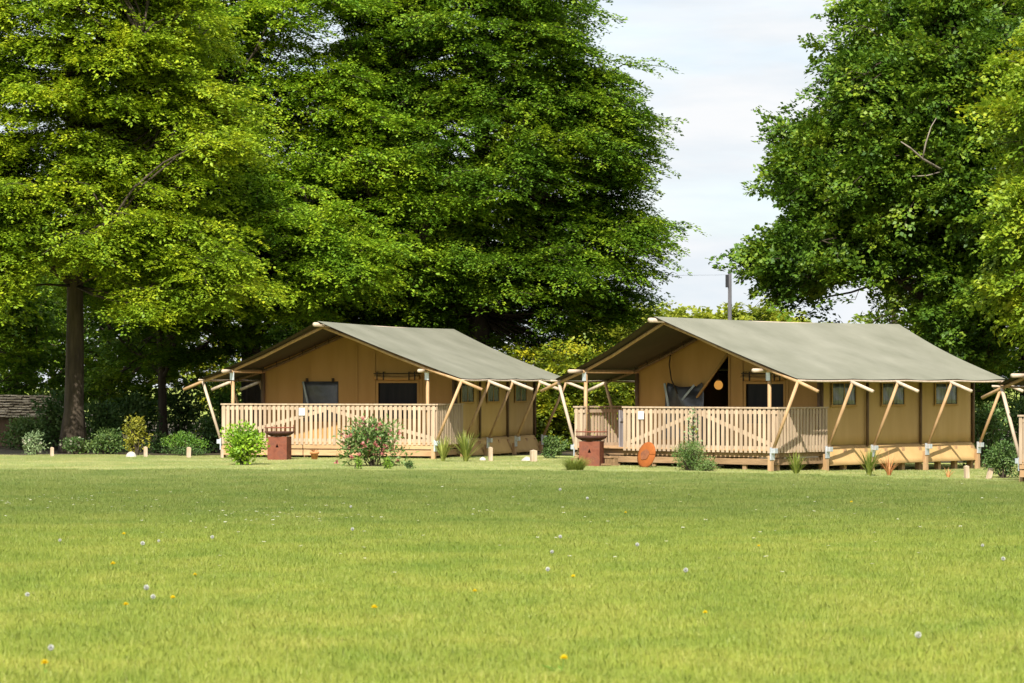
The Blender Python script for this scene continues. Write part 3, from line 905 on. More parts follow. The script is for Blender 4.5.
    if not opened:
        pn = MB(); pn.grid(lambda a, b: (-1.4 + 0.9 * a, V0 + 0.0 + 0.02 * math.sin(5 * a + 3 * b) - 0.02, 0.85 + 0.95 * b), 12, 8)
        po = pn.build('window', M['flap'], t, smooth=True, solid=0.006)
        fr = MB(); fr.beam((-1.38, V0 - 0.06, 1.80), (-1.22, V0 - 0.09, 1.20), 0.012, 0.05); fr.beam((-1.22, V0 - 0.09, 1.20), (-1.14, V0 - 0.09, 0.86), 0.012, 0.05)
        fr.beam((-1.1, V0 - 0.05, 1.25), (-0.9, V0 - 0.05, 1.20), 0.012, 0.05); fr.beam((-0.9, V0 - 0.05, 1.20), (-0.6, V0 - 0.05, 1.26), 0.012, 0.05)
        fr.build('vinyl_strip', M['pane_grey'], po)
        ti = MB()
        for u in (-1.28, -0.62): ti.box((u, V0 - 0.05, 1.83), (0.05, 0.04, 0.10))
        ti.build('tie', M['cord'], po)
    else:
        # door leaf folded back, its slanted hem, and the crumpled vinyl flap tied up by a cord
        hm = MB(); hm.tube([(-1.03, V0 - 0.03, 1.18), (-0.5, V0 - 0.045, 1.77), (0.05, V0 - 0.03, 2.41)], 0.03, 7); hm.build('door_hem', M['canvas'], fw, smooth=True)
        fl = MB()
        fl.grid(lambda a, b: (-1.52 + 0.92 * a - 0.12 * (1 - b) * (1 - a) + 0.1 * (1 - b) * (a > .5), V0 - 0.10 - 0.06 * math.sin(a * 9 + b * 4) - 0.05 * math.cos(b * 7 + a * 3), 0.55 + 1.25 * b - 0.10 * b * math.sin(math.pi * a)), 22, 16)
        fo = fl.build('door_flap', M['flap'], t, smooth=True, solid=0.006)
        q = MB(); q.beam((-1.53, V0 - 0.19, 1.78), (-1.38, V0 - 0.20, 1.10), 0.012, 0.06); q.beam((-1.05, V0 - 0.2, 1.42), (-0.72, V0 - 0.2, 1.74), 0.012, 0.05); q.build('vinyl_strip', M['pane_grey'], fo)
        q = MB(); q.tube([(-1.46, V0 - 0.06, zroof(1.46) - 0.1), (-1.47, V0 - 0.10, 2.2), (-1.38, V0 - 0.14, 1.86), (-1.2, V0 - 0.16, 1.55)], 0.014, 6); q.build('cord', M['cord'], fo, smooth=True)
    # side walls, back wall
    for s in (-1, 1):
        w = MB()
        w.grid(lambda a, b: (s * (2.40 + 0.012 * math.sin(b * 60)), 2.6 + 6.15 * b, 0.44 + 1.60 * a), 6, 60)
        sw = w.build('side_wall', M['canvas_side_lit'], t, smooth=True, solid=0.008)
        k = MB()
        k.grid(lambda a, b: (s * (2.425 + 0.21 * a + 0.012 * math.sin(b * 47) * a), 2.6 + 6.15 * b, 0.455 - 0.40 * a), 4, 40)
        k.build('skirt', M['canvas_side_lit'], sw, smooth=True, solid=0.008)
        for v in (2.60, 4.35, 6.50, 8.74):
            bt = MB(); bt.tube([(s * 2.45, v, 0.44), (s * 2.45, v, 2.0)], 0.032, 7); bt.build('wall_pole', M['darkpole'], sw, smooth=True)
        for v0, v1 in ((3.0, 3.92), (4.95, 5.85), (7.13, 8.06)):
            q = MB()
            q.grid(lambda a, b: (s * (2.432 + 0.008 * math.sin(a * 9 + b * 5)), v0 + (v1 - v0) * a, 1.31 + 0.48 * b), 14, 4)
            wo = q.build('window', M['pane_side'], t, smooth=True, solid=0.005)
            q = MB()
            for z in (1.30, 1.80): q.box((s * 2.437, (v0 + v1) / 2, z), (0.016, v1 - v0 + 0.08, 0.045))
            for v in (v0, v1, v0 + (v1 - v0) * 0.5): q.box((s * 2.441, v, 1.55), (0.012, 0.035 if v in (v0, v1) else 0.02, 0.47))
            q.build('frame', M['canvas'], wo)
    w = MB(); wall_strips(w, 8.75, [(-2.4, 2.4, (zb, zb), None)]); w.build('back_wall', M['canvas'], t, solid=0.008)
    return t


A_L, A_R, A_T = R(17.9), R(39.8), R(50)
TL = tent((-4.43, 65.5, 0.03), A_L, 'safari tent with zipped front wall behind the pink flowered bush', False, False)
TR = tent((2.96, 60.0, 0.0), A_R, 'safari tent with open dark doorway and an orange rust disc before its deck', True, True)
TT = tent((10.89, 52.6, -0.12), A_T, 'safari tent cut off by the photo edge, only pole ends and rail showing', False, False)


def at_tent(t, u, v, z=0.0):
    mw = Matrix.Translation(t.location) @ Matrix.Rotation(t.rotation_euler.z, 4, 'Z')
    return mw @ Vector((u, v, z))


# notice plates on the two railings, lamp in the doorway, table inside
for t, u, lab in ((TL, -0.62, 'small white notice plate on the rail beside the round fire box'), (TR, -0.80, 'small white notice plate on the rail above the orange disc')):
    q = MB(); q.box((0, 0, 0), (0.15, 0.012, 0.17)); o = q.build('notice_plate', M['white'], bevel=0.003)
    o.location = at_tent(t, u, 0.603, 1.10); o.rotation_euler = (0, 0, t.rotation_euler.z)
    tag(o, lab, 'sign', 'white plates on the railings')
lp = empty('pendant_lamp', at_tent(TR, -0.40, 2.85, 1.74), TR.rotation_euler.z); tag(lp, 'round amber lamp glowing in the dark tent doorway', 'lamp')
q = MB(); q.lathe([(0.02, 0.10), (0.055, 0.088), (0.085, 0.045), (0.095, 0.0), (0.085, -0.045), (0.055, -0.082), (0.02, -0.095)], n=20); q.build('shade', M['lamp'], lp, smooth=True)
q = MB(); q.lathe([(0.0, 0.14), (0.04, 0.13), (0.04, 0.097), (0.0, 0.097)], n=12); q.build('cap', M['darkpole'], lp, smooth=True)
q = MB(); q.tube([(0, 0, 0.13), (-0.02, 0.02, 0.7), (0, 0, 1.22)], 0.008, 5); q.build('cord', M['cord'], lp)
q = MB(); q.box((0, 0, 0), (2.2, 0.9, 0.5)); q.box((0, 0.4, 0.5), (2.2, 0.12, 0.6)); q.box((-1.0, 0, 0.3), (0.14, 0.8, 0.4))
o = q.build('sofa', M['shrub_dark'], bevel=0.03); o.location = at_tent(TR, -0.1, 4.4, 0.675); o.rotation_euler = (0, 0, TR.rotation_euler.z); tag(o, 'dark green seat dim inside the open tent doorway', 'sofa')


# ------------------------------------------------------------------ fire boxes, disc, pot, rocks, stakes
def fire_box(x, Y, label, rz):
    t = empty('fire_pit', (x, Y, g(x, Y)), rz); tag(t, label, 'fire pit', 'rusty fire pits before the tents')
    h = 0.54; w = 0.215
    q = MB()
    hole = [(-0.035, 0.30), (0.035, 0.30), (0.0, 0.39)]
    for s in (-1, 1):
        q.box((s * w, 0, h / 2), (0.012, 2 * w, h))
    q.box((0, w, h / 2), (2 * w - 0.012, 0.012, h))
    # front sheet round the little triangular vent
    y = -w; z1 = h
    L_, R_ = -w + 0.006, w - 0.006
    for pts in ([(L_, 0), (R_, 0), (0.035, 0.30), (-0.035, 0.30)], [(L_, 0), (-0.035, 0.30), (0, 0.39), (L_, z1)], [(R_, 0), (R_, z1), (0, 0.39), (0.035, 0.30)], [(L_, z1), (0, 0.39), (R_, z1)]):
        q.poly([(a, y, b) for a, b in pts])
    q.box((0, 0, 0.02), (2 * w - 0.02, 2 * w - 0.02, 0.02))
    q.build('pedestal', M['rust'], t)
    q = MB(); q.lathe([(0.0, 0.545), (0.20, 0.55), (0.30, 0.60), (0.345, 0.655), (0.335, 0.655), (0.29, 0.612), (0.19, 0.565), (0.0, 0.56)], n=32); q.build('bowl', M['rustdark'], t, smooth=True)
    q = MB(); q.tube([(0.33 * math.cos(a), 0.33 * math.sin(a), 0.74) for a in np.linspace(0, 2 * math.pi, 33)], 0.010, 6)
    for a in (0.6, 2.2, 3.7, 5.3): q.tube([(0.33 * math.cos(a), 0.33 * math.sin(a), 0.64), (0.33 * math.cos(a), 0.33 * math.sin(a), 0.80)], 0.009, 6)
    q.build('grill_ring', M['rust'], t, smooth=True)
    return t


fire_box(px(279.5, 64.6), 64.6, 'rusty fire pit by the round bright green bush', R(-10))
fire_box(px(591.5, 61.0), 61.0, 'rusty fire pit by the steps of the open tent', R(-14))

dsc = empty('rust_disc', (px(644, 60.2), 60.2, g(px(644, 60.2), 60.2) + 0.01), R(-52)); tag(dsc, 'orange rusty round lid leaning against the deck front', 'disc')
q = MB()
til = R(14)
def dpt(r, a, off):
    x = r * math.cos(a); z = 0.28 + r * math.sin(a)
    return (x, z * math.sin(til) + off * math.cos(til), z * math.cos(til) - off * math.sin(til))
ang = np.linspace(0, 2 * math.pi, 41)[:-1]
q.grid(lambda a, b: dpt(0.28 * a if a > 0.01 else 0.001, 2 * math.pi * b, 0.0 - 0.035 * (1 - a * a)), 6, 40)
q.build('lid', M['rustorange'], dsc, smooth=True, solid=0.012)
q = MB(); q.grid(lambda a, b: dpt(max(0.001, (0.12 + 0.007 * math.sin(5 * 2 * math.pi * b) + 0.014 * math.sin(2 * 6.283 * b + 1)) * a), 2 * math.pi * b, -0.048), 3, 40); q.build('stain', M['rustbrown'], dsc, smooth=True)

pot = empty('flower_pot', (px(314.5, 64.5), 64.5, g(px(314, 64.5), 64.5))); tag(pot, 'small orange terracotta pot standing before the deck boards', 'pot')
q = MB(); q.lathe([(0.0, 0.0), (0.06, 0.0), (0.085, 0.15), (0.105, 0.155), (0.105, 0.20), (0.09, 0.20), (0.08, 0.16), (0.0, 0.15)], n=20); q.build('pot_body', M['terra'], pot, smooth=True)
q = MB()
for k in range(14):
    a = random.uniform(0, 6.28); q.tube([(0, 0, .15), (0.05 * math.cos(a), 0.05 * math.sin(a), .22), (0.1 * math.cos(a), 0.1 * math.sin(a), .24)], [0.012, 0.01, 0.004], 4)
q.build('dry_plant', M['drystem'], pot)


def rock(x, Y, s, label, seed):
    r_ = np.random.default_rng(seed)
    import bmesh
    bm = bmesh.new(); bmesh.ops.create_icosphere(bm, subdivisions=3, radius=1)
    k = r_.normal(size=(7, 3))
    for v in bm.verts:
        p = np.array(v.co); f = 1 + 0.12 * sum(math.sin(2.2 * float(p @ kk) + i) for i, kk in enumerate(k)) / 3
        v.co = Vector((p[0] * s[0] * f, p[1] * s[1] * f, max(-0.25, p[2]) * s[2] * f))
    me = bpy.data.meshes.new('rock'); bm.to_mesh(me); bm.free(); me.materials.append(M['stone'])
    o = bpy.data.objects.new('rock', me); COL.objects.link(o); o.location = (x, Y, g(x, Y) + 0.02)
    tag(o, label, 'rock', 'pale rocks on the lawn edge')


rock(px(131, 66.8), 66.8, (0.13, 0.10, 0.13), 'pale rock at the foot of the yellow leaved shrub', 1)
rock(px(482.5, 64.3), 64.3, (0.08, 0.08, 0.08), 'small white rock beside the strap leaved clump of the zipped tent', 2)
rock(px(527, 64.3), 64.3, (0.13, 0.10, 0.10), 'larger white rock near the far corner of the zipped tent', 3)


def stake(x, Y, h, w, label, tilt=0.0, rz=0.3):
    q = MB(); q.box((0, 0, h / 2 - 0.04), (w, w, h + 0.08))
    n0 = len(q.v)
    q.poly([(-w / 2, -w / 2, h), (w / 2, -w / 2, h), (0, 0, h + 0.02)]); q.poly([(w / 2, -w / 2, h), (w / 2, w / 2, h), (0, 0, h + 0.02)])
    q.poly([(w / 2, w / 2, h), (-w / 2, w / 2, h), (0, 0, h + 0.02)]); q.poly([(-w / 2, w / 2, h), (-w / 2, -w / 2, h), (0, 0, h + 0.02)])
    del q.f[1]
    o = q.build('stake', M['stake']); o.location = (x, Y, g(x, Y)); o.rotation_euler = (0, tilt, rz)
    tag(o, label, 'stake', 'short wooden stakes along the lawn edge')


stake(px(52, 67.3), 67.3, 0.22, 0.075, 'short wooden stake on the lawn edge before the stout bare trunk')
stake(px(145.5, 66.9), 66.9, 0.25, 0.08, 'short wooden stake beside the pale rock and yellow shrub')
stake(px(188.5, 66.9), 66.9, 0.25, 0.09, 'short wooden stake in front of the rounded green shrub', 0.03)
stake(px(222, 66.6), 66.6, 0.20, 0.06, 'thin wooden stake behind the round bright green bush')
stake(px(490.5, 63.8), 63.8, 0.32, 0.08, 'short wooden stake between two white rocks')
stake(px(533.5, 63.8), 63.8, 0.27, 0.13, 'thick squat wooden stake by the far corner of the zipped tent')
stake(px(967, 57.6), 57.6, 0.27, 0.085, 'upright wooden stake at the far corner of the open tent', -0.05)
stake(px(988, 57.4), 57.4, 0.24, 0.085, 'leaning wooden stake before the dark bush by the cut off tent', 0.28)

# ------------------------------------------------------------------ low outbuilding at the left edge
ob = empty('outbuilding', (px(-6, 78), 78, g(-13, 78)), R(-12)); tag(ob, 'low dark stone outbuilding with pale stone tiled roof under the trees', 'outbuilding')
q = MB(); q.box((0, 0, 0.40), (3.6, 2.4, 1.0)); q.build('wall', M['wallstone'], ob)
q = MB()
rows = 9
for k in range(rows):
    f0 = k / rows
    yy = -1.42 + 1.42 * f0; zz = 0.86 + 0.60 * f0
    L_ = 2.45 - 0.95 * f0
    x = -L_
    while x < L_:
        wd = random.uniform(0.13, 0.26)
        q.box((x + wd / 2, yy + random.uniform(-.02, .02), zz + random.uniform(-0.012, 0.025)), (wd - 0.012, 0.30, 0.035), random.uniform(-.06, .06))
        x += wd
q.poly([(-2.45, -1.4, 0.83), (2.45, -1.4, 0.83), (1.5, 0, 1.42), (-1.5, 0, 1.42)])
q.poly([(2.45, 1.4, 0.83), (-2.45, 1.4, 0.83), (-1.5, 0, 1.42), (1.5, 0, 1.42)])
q.poly([(2.45, -1.4, 0.83), (2.45, 1.4, 0.83), (1.5, 0, 1.42)]); q.poly([(-2.45, 1.4, 0.83), (-2.45, -1.4, 0.83), (-1.5, 0, 1.42)])
q.build('roof', M['shingle'], ob)
q = MB(); q.box((0.9, -1.215, 0.42), (0.7, 0.03, 0.7)); q.build('door', M['darkpole'], ob)

# ------------------------------------------------------------------ utility pole and its wire
ux, uy = px(729.8, 86), 86.0
up = empty('utility_pole', (ux, uy, g(ux, uy))); tag(up, 'grey wooden utility pole rising behind the khaki tent ridge', 'pole')
q = MB(); q.tube([(0, 0, -0.1), (0, 0, 5.3)], [0.075, 0.055], 12); q.build('pole_shaft', M['polegrey'], up, smooth=True)
q = MB(); q.box((-0.085, -0.03, 4.95), (0.09, 0.10, 0.38)); q.build('junction_box', M['black'], up, bevel=0.01)
q = MB(); q.tube([(ux - 0.08, uy, 5.05)] + [(ux - 0.08 - k * 0.75, uy - 0.6 * k / 1.0 * 0.8 + 0.0, 5.05 - 0.10 * math.sin(math.pi * k / 9) + 0.05 * k / 9) for k in range(1, 10)], 0.0035, 4)
tag(q.build('overhead_wire', M['black']), 'thin dark wire running from the utility pole into the dark beech', 'wire')


# ------------------------------------------------------------------ shrubs and border plants
def shrub(name, label, x, Y, w, h, lm, n=1500, ll=0.05, lw=0.035, lumps=7, cat='shrub', group=None, flower=None, nf=0, fs=0.05, low=0.08, depth=None):
    t = empty(name, (x, Y, g(x, Y))); tag(t, label, cat, group)
    depth = depth or w * 0.8
    cs = []
    for k in range(lumps):
        a = rng.uniform(0, 6.283); rr = rng.random() ** 0.5
        z = rng.uniform(low + 0.12, 0.80) * h
        cx = math.cos(a) * rr * w * 0.32 * (1.15 - 0.5 * z / h); cy = math.sin(a) * rr * depth * 0.32
        cs.append((cx, cy, z))
    cs[0] = (0, 0, 0.76 * h)
    cs = np.array(cs)
    idx = rng.integers(0, lumps, n)
    d = unit(rng.normal(size=(n, 3)))
    rad = np.array([w * 0.24, depth * 0.24, h * 0.22]) * rng.uniform(0.75, 1.2, (n, 1)) * rng.uniform(0.5, 1.1, (n, 1))
    P = cs[idx] + d * rad
    P[:, 2] = np.maximum(P[:, 2], low * h * rng.uniform(0.6, 1.6, n))
    D = d * 0.8 + rng.normal(0, 0.5, (n, 3)) + np.array([0, 0, 0.25])
    Nn = d + np.array([0, 0, 0.7]) + rng.normal(0, 0.45, (n, 3))
    V = leaves(P, D, Nn, rng.uniform(0.7, 1.3, n) * ll, rng.uniform(0.7, 1.2, n) * lw)
    npmesh('foliage', V, 4, lm, t)
    s = MB()
    for c in cs:
        b = np.array([rng.normal(0, w * 0.04), rng.normal(0, w * 0.04), -0.03])
        s.tube([b, (b + c) / 2 + rng.normal(0, 0.03, 3), c], [0.014, 0.010, 0.005], 5)
        for _ in range(4):
            e = c + rng.normal(0, 1, 3) * np.array([w, depth, h]) * 0.11
            s.tube([c * 0.75, e], [0.006, 0.003], 4, cap=False)
    s.build('stems', M['bark'], t)
    if flower:
        bl = []
        for k in range(nf):
            c = cs[rng.integers(0, lumps)] + unit(rng.normal(size=3)) * np.array([w * 0.25, depth * 0.25, h * 0.22]) * 1.05
            c[1] -= 0.05
            for j in range(9):
                dd = unit(rng.normal(size=3) + np.array([0, -0.3, 0.3]))
                bl.append(leaves(c[None], dd[None], unit(rng.normal(size=3) + dd * .5)[None], np.array([fs]), np.array([fs * 0.8]))[0])
        npmesh('flowers', np.array(bl), 4, flower, t)
    return t


def blades(name, label, x, Y, n, h, spread, width, mat, cat='plant', group=None, droop=0.5, spikes=None, br=0.03):
    t = empty(name, (x, Y, g(x, Y))); tag(t, label, cat, group)
    q = []
    for k in range(n):
        a = rng.uniform(0, 6.283); L = h * rng.uniform(0.6, 1.1); out_ = spread * rng.uniform(0.15, 1.0)
        dx, dy = math.cos(a), math.sin(a)
        s = np.array([-dy, dx, 0]) * width * 0.5
        bb_ = br * rng.random() ** 0.5; b = np.array([dx * bb_, dy * bb_, 0.0]); pv = None
        for j in range(6):
            u = j / 5
            c = b + np.array([dx * out_ * u ** 1.5, dy * out_ * u ** 1.5, L * (u - droop * 0.5 * out_ / max(h, .01) * u ** 3)])
            ww = s * (1.0 - u ** 2.2 * 0.95)
            if pv is not None: q.append(np.stack([pv[0] - pv[1], pv[0] + pv[1], c + ww, c - ww]))
            pv = (c, ww)
    npmesh('leaves', np.array(q), 4, mat, t)
    if spikes:
        sm, ns, sh = spikes
        m_ = MB()
        for k in range(ns):
            a = rng.uniform(0, 6.283); o_ = rng.uniform(0, spread * 0.6)
            m_.tube([(0, 0, 0), (o_ * .5 * math.cos(a), o_ * .5 * math.sin(a), sh * .6), (o_ * math.cos(a), o_ * math.sin(a), sh * rng.uniform(.8, 1.1))], [0.008, 0.007, 0.012], 5)
        m_.build('stalks', sm, t)
    return t


# before the zipped tent
shrub('bush', 'bright green loose bush standing in front of the fire pit', px(243, 60.0), 60.0, 0.95, 0.92, M['shrub_bright'], 2300, 0.075, 0.05, 13, cat='bush')
shrub('bush', 'pink flowered mixed bush in front of the zipped tent railing', px(374, 59.5), 59.5, 1.45, 1.02, M['shrub_mixed'], 1900, 0.11, 0.042, 19, cat='bush', flower=M['pink'], nf=64, fs=0.065)
shrub('low_plant', 'low dark clump at the foot of the pink flowered bush', px(387, 57.6), 57.6, 0.24, 0.26, M['shrub_green'], 320, 0.04, 0.025, 4, cat='plant')
shrub('low_plant', 'tiny clump on the grass right of the pink flowered bush', px(409, 57.2), 57.2, 0.30, 0.18, M['shrub_dark'], 300, 0.035, 0.02, 4, cat='plant')
shrub('low_plant', 'tiny clump on the grass left of the pink flowered bush', px(357, 57.6), 57.6, 0.22, 0.28, M['shrub_green'], 260, 0.04, 0.02, 4, cat='plant')
lily = 'strap leaved clumps beside the decks'
blades('strap_leaf_plant', 'strap leaved clump against the deck corner of the zipped tent', px(443, 63.0), 63.0, 60, 0.62, 0.36, 0.028, M['lily'], group=lily)
blades('strap_leaf_plant', 'larger strap leaved clump below the side windows of the zipped tent', px(466, 63.2), 63.2, 80, 0.74, 0.50, 0.030, M['lily'], group=lily)
blades('strap_leaf_plant', 'strap leaved clump below the front corner strut of the open tent', px(796, 56.3), 56.3, 60, 0.50, 0.30, 0.026, M['lily'], group=lily)
blades('strap_leaf_plant', 'pale strap leaved clump under the first side window of the open tent', px(869, 57.0), 57.0, 80, 0.62, 0.36, 0.028, M['lily'], group=lily)
blades('dry_plant', 'thin reddish dry stems beside the pale strap leaved clump', px(889, 57.6), 57.6, 34, 0.52, 0.42, 0.016, M['drystem'])
blades('dry_plant', 'low reddish dry tuft near the upright stake', px(948, 58.0), 58.0, 14, 0.26, 0.22, 0.016, M['drystem'])
# before the open tent
blades('grass_tuft', 'feathery pale grass tuft before the fire pit of the open tent', px(575, 57.0), 57.0, 520, 0.34, 0.36, 0.009, M['lily'], cat='plant', br=0.16)
shrub('lavender_bush', 'rounded grey green lavender against the deck of the open tent', px(688, 58.2), 58.2, 0.86, 0.62, M['shrub_mixed'], 3600, 0.055, 0.014, 16, cat='bush')
shrub('bush', 'low silvery bush on the right flank of the lavender', px(708, 58.0), 58.0, 0.62, 0.34, M['shrub_mixed'], 1200, 0.035, 0.02, 9, cat='bush')
shrub('bush', 'slim tall leafy stem rising behind the lavender', px(692, 58.9), 58.9, 0.34, 1.30, M['shrub_silver'], 220, 0.06, 0.04, 8, cat='bush', flower=M['shrub_yellow'], nf=10, fs=0.04)
# right end
shrub('bush', 'dark leafy bush between the open tent and the cut off tent', px(1003, 58.6), 58.6, 0.95, 0.78, M['shrub_dark'], 2200, 0.06, 0.035, 11, cat='bush')
shrub('bush', 'taller dark bush behind the leaning stake', px(985, 66), 66.0, 1.3, 1.5, M['shrub_dark'], 1800, 0.09, 0.06, 11, cat='bush')
shrub('bush', 'dark bush in shade behind the cut off tent strut', px(1020, 73), 73.0, 1.8, 1.6, M['shrub_dark'], 1900, 0.10, 0.065, 11, cat='bush')
# gap between tents
shrub('bush', 'dark low bush in the gap beside the squat stake', px(552, 67.5), 67.5, 0.8, 0.55, M['shrub_dark'], 1500, 0.055, 0.035, 8, cat='bush')
shrub('bush', 'broad dark bush behind the gap between two tents', px(556, 78), 78.0, 2.2, 1.5, M['shrub_green'], 2400, 0.12, 0.08, 12, cat='bush')
# border at the wood edge
shrub('border_plant', 'pale cream flowered plant left of the first stake', px(36, 69), 69.0, 0.75, 0.62, M['shrub_silver'], 900, 0.055, 0.03, 8, cat='plant', flower=M['cream'], nf=14, fs=0.04)
shrub('border_plant', 'white flowered low plant at the foot of the stout bare trunk', px(76, 69.3), 69.3, 0.80, 0.46, M['shrub_dark'], 1000, 0.05, 0.03, 8, cat='plant', flower=M['cream'], nf=14, fs=0.035)
shrub('border_plant', 'dark leafy plant between the bare trunk and yellow shrub', px(106, 70.2), 70.2, 1.2, 0.62, M['shrub_dark'], 1600, 0.07, 0.04, 10, cat='plant')
shrub('border_shrub', 'yellow leaved upright shrub behind the pale rock', px(136, 68.6), 68.6, 0.72, 1.02, M['shrub_yellow'], 900, 0.075, 0.05, 12)
shrub('border_shrub', 'rounded mid green shrub behind the third stake', px(184, 69.6), 69.6, 1.15, 0.60, M['shrub_green'], 1900, 0.05, 0.03, 11)
shrub('border_shrub', 'low bluish dark mound under the rounded green shrub', px(186, 68.3), 68.3, 1.35, 0.26, M['shrub_dark'], 1200, 0.04, 0.025, 9)
shrub('border_shrub', 'dark shrub by the slim young trunk', px(160, 71.0), 71.0, 0.9, 0.55, M['shrub_dark'], 1300, 0.06, 0.035, 9)
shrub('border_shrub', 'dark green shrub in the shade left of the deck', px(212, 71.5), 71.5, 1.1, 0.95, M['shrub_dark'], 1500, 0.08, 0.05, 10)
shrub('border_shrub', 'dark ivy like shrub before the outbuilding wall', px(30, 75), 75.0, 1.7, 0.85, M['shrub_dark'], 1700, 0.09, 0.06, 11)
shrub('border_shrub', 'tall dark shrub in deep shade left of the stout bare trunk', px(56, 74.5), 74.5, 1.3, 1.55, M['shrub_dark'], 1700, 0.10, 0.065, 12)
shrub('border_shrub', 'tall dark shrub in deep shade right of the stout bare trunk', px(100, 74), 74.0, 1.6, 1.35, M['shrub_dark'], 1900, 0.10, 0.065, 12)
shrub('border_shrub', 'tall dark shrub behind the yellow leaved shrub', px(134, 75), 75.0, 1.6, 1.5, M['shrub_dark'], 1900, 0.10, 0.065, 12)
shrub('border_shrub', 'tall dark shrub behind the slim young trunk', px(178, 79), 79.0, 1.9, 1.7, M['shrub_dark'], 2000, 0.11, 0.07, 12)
shrub('border_shrub', 'mid green shrub glimpsed under the porch wing of the zipped tent', px(222, 77), 77.0, 1.6, 1.9, M['shrub_green'], 1900, 0.11, 0.07, 12)

# ------------------------------------------------------------------ meadow flowers
def clock():
    t = empty('dandelion_clock', (0, 0, 0))
    s = MB(); s.tube([(0, 0, -0.01), (0.004, 0, 0.07), (0, 0, 0.115)], [0.003, 0.0025, 0.002], 5); s.build('stem', M['stem'], t)
    n = 170; d = unit(rng.normal(size=(n, 3))); c = np.array([0, 0, 0.125])
    tang = unit(np.cross(d, rng.normal(size=(n, 3))))
    r0 = 0.021
    V = np.stack([c + d * 0.004, c + d * r0 + tang * 0.006, c + d * (r0 + 0.003), c + d * r0 - tang * 0.006], 1)
    npmesh('seed_head', V, 4, M['clock'], t)
    return t


def dandelion():
    t = empty('dandelion', (0, 0, 0))
    s = MB(); s.tube([(0, 0, -0.01), (0.004, 0.002, 0.05), (0, 0, 0.085)], [0.003, 0.0025, 0.002], 5); s.build('stem', M['stem'], t)
    n = 90; a = rng.uniform(0, 6.283, n); el = rng.uniform(0.15, 1.4, n)
    d = np.stack([np.cos(a) * np.cos(el), np.sin(a) * np.cos(el), np.sin(el)], 1)
    P = np.array([0, 0, 0.085]) + d * 0.002
    V = leaves(P, d, np.array([0, 0, 1.0]) + rng.normal(0, .3, (n, 3)), np.full(n, 0.02), np.full(n, 0.006))
    npmesh('flower_head', V, 4, M['yellow'], t)
    n = 11; a = np.arange(n) / n * 6.283 + rng.uniform(-.2, .2, n)
    d = np.stack([np.cos(a), np.sin(a), np.full(n, 0.35)], 1)
    npmesh('rosette', leaves(d * 0.005 + np.array([0, 0, 0.012]), d, np.array([[0, 0, 1.0]] * n), rng.uniform(0.07, 0.12, n), np.full(n, 0.028)), 4, M['shrub_green'], t)
    return t


def daisy():
    n = 14
    a = np.arange(n) / n * 6.283
    d = np.stack([np.cos(a), np.sin(a), np.full(n, 0.25)], 1)
    c = np.array([0, 0, 0.07])
    V = leaves(np.repeat((c)[None], n, 0) + d * 0.004, d, np.array([[0, 0, 1.0]] * n), np.full(n, 0.013), np.full(n, 0.006))
    t = empty('daisy', (0, 0, 0))
    npmesh('petals', V, 4, M['petal'], t)
    q = MB(); q.lathe([(0.0, 0.0755), (0.0025, 0.074), (0.003, 0.072), (0.0, 0.070)], n=8); q.build('disc', M['yellow'], t)
    q = MB(); q.tube([(0, 0, -0.01), (0, 0, 0.07)], 0.0016, 4); q.build('stem', M['stem'], t)
    return t


def scatter(src, pts, zc, label, cat, group, smin, smax):
    for i, (x, y) in enumerate(pts):
        Y = (CAMZ - zc) * F / (y - HY)
        for _ in range(4): Y = (CAMZ - zc - g(px(x, Y), Y)) * F / (y - HY)
        o = src if i == 0 else copy_tree(src)
        s = random.uniform(smin, smax)
        o.location = (px(x, Y), Y, g(px(x, Y), Y)); o.scale = (s, s, s)
        o.rotation_euler = (random.uniform(-.12, .12), random.uniform(-.12, .12), random.uniform(0, 6.28))
        tag(o, label, cat, group)


scatter(clock(), [(60, 537), (143, 543), (158, 537), (213, 535), (148, 587), (153, 594), (28, 591), (351, 504), (353, 527), (548, 567), (552, 549), (686, 569),
                  (920, 634), (1004, 557), (637, 543), (560, 489), (588, 497), (561, 535), (983, 542), (50, 645)], 0.12,
        'white dandelion seed head standing in the meadow grass', 'dandelion clock', 'dandelion seed heads in the meadow', 0.6, 0.95)
scatter(dandelion(), [(123, 535), (114, 566), (195, 574), (126, 606), (174, 599), (374, 610), (475, 590), (45, 667), (562, 662), (706, 613), (574, 577), (625, 512), (852, 502), (760, 545)], 0.09,
        'yellow dandelion flower open in the meadow grass', 'dandelion', 'yellow dandelions in the meadow', 0.9, 1.3)
dp = []
for _ in range(60): dp.append((random.uniform(5, 1020), 484 + 90 * random.random() ** 1.6))
for cx_, cy_, sx, sy, n in ((40, 502, 40, 5, 34), (150, 510, 60, 7, 22), (240, 515, 30, 4, 14), (285, 516, 22, 3, 14), (320, 514, 50, 8, 14), (520, 500, 300, 22, 34), (860, 500, 160, 20, 20), (440, 535, 200, 16, 14)):
    for _ in range(n):
        x = random.gauss(cx_, sx); y = random.gauss(cy_, sy)
        if 0 < x < 1024 and 484 < y < 600: dp.append((x, y))
scatter(daisy(), dp, 0.075, 'tiny white daisy in the meadow grass', 'daisy', 'daisies in the meadow', 0.9, 1.35)

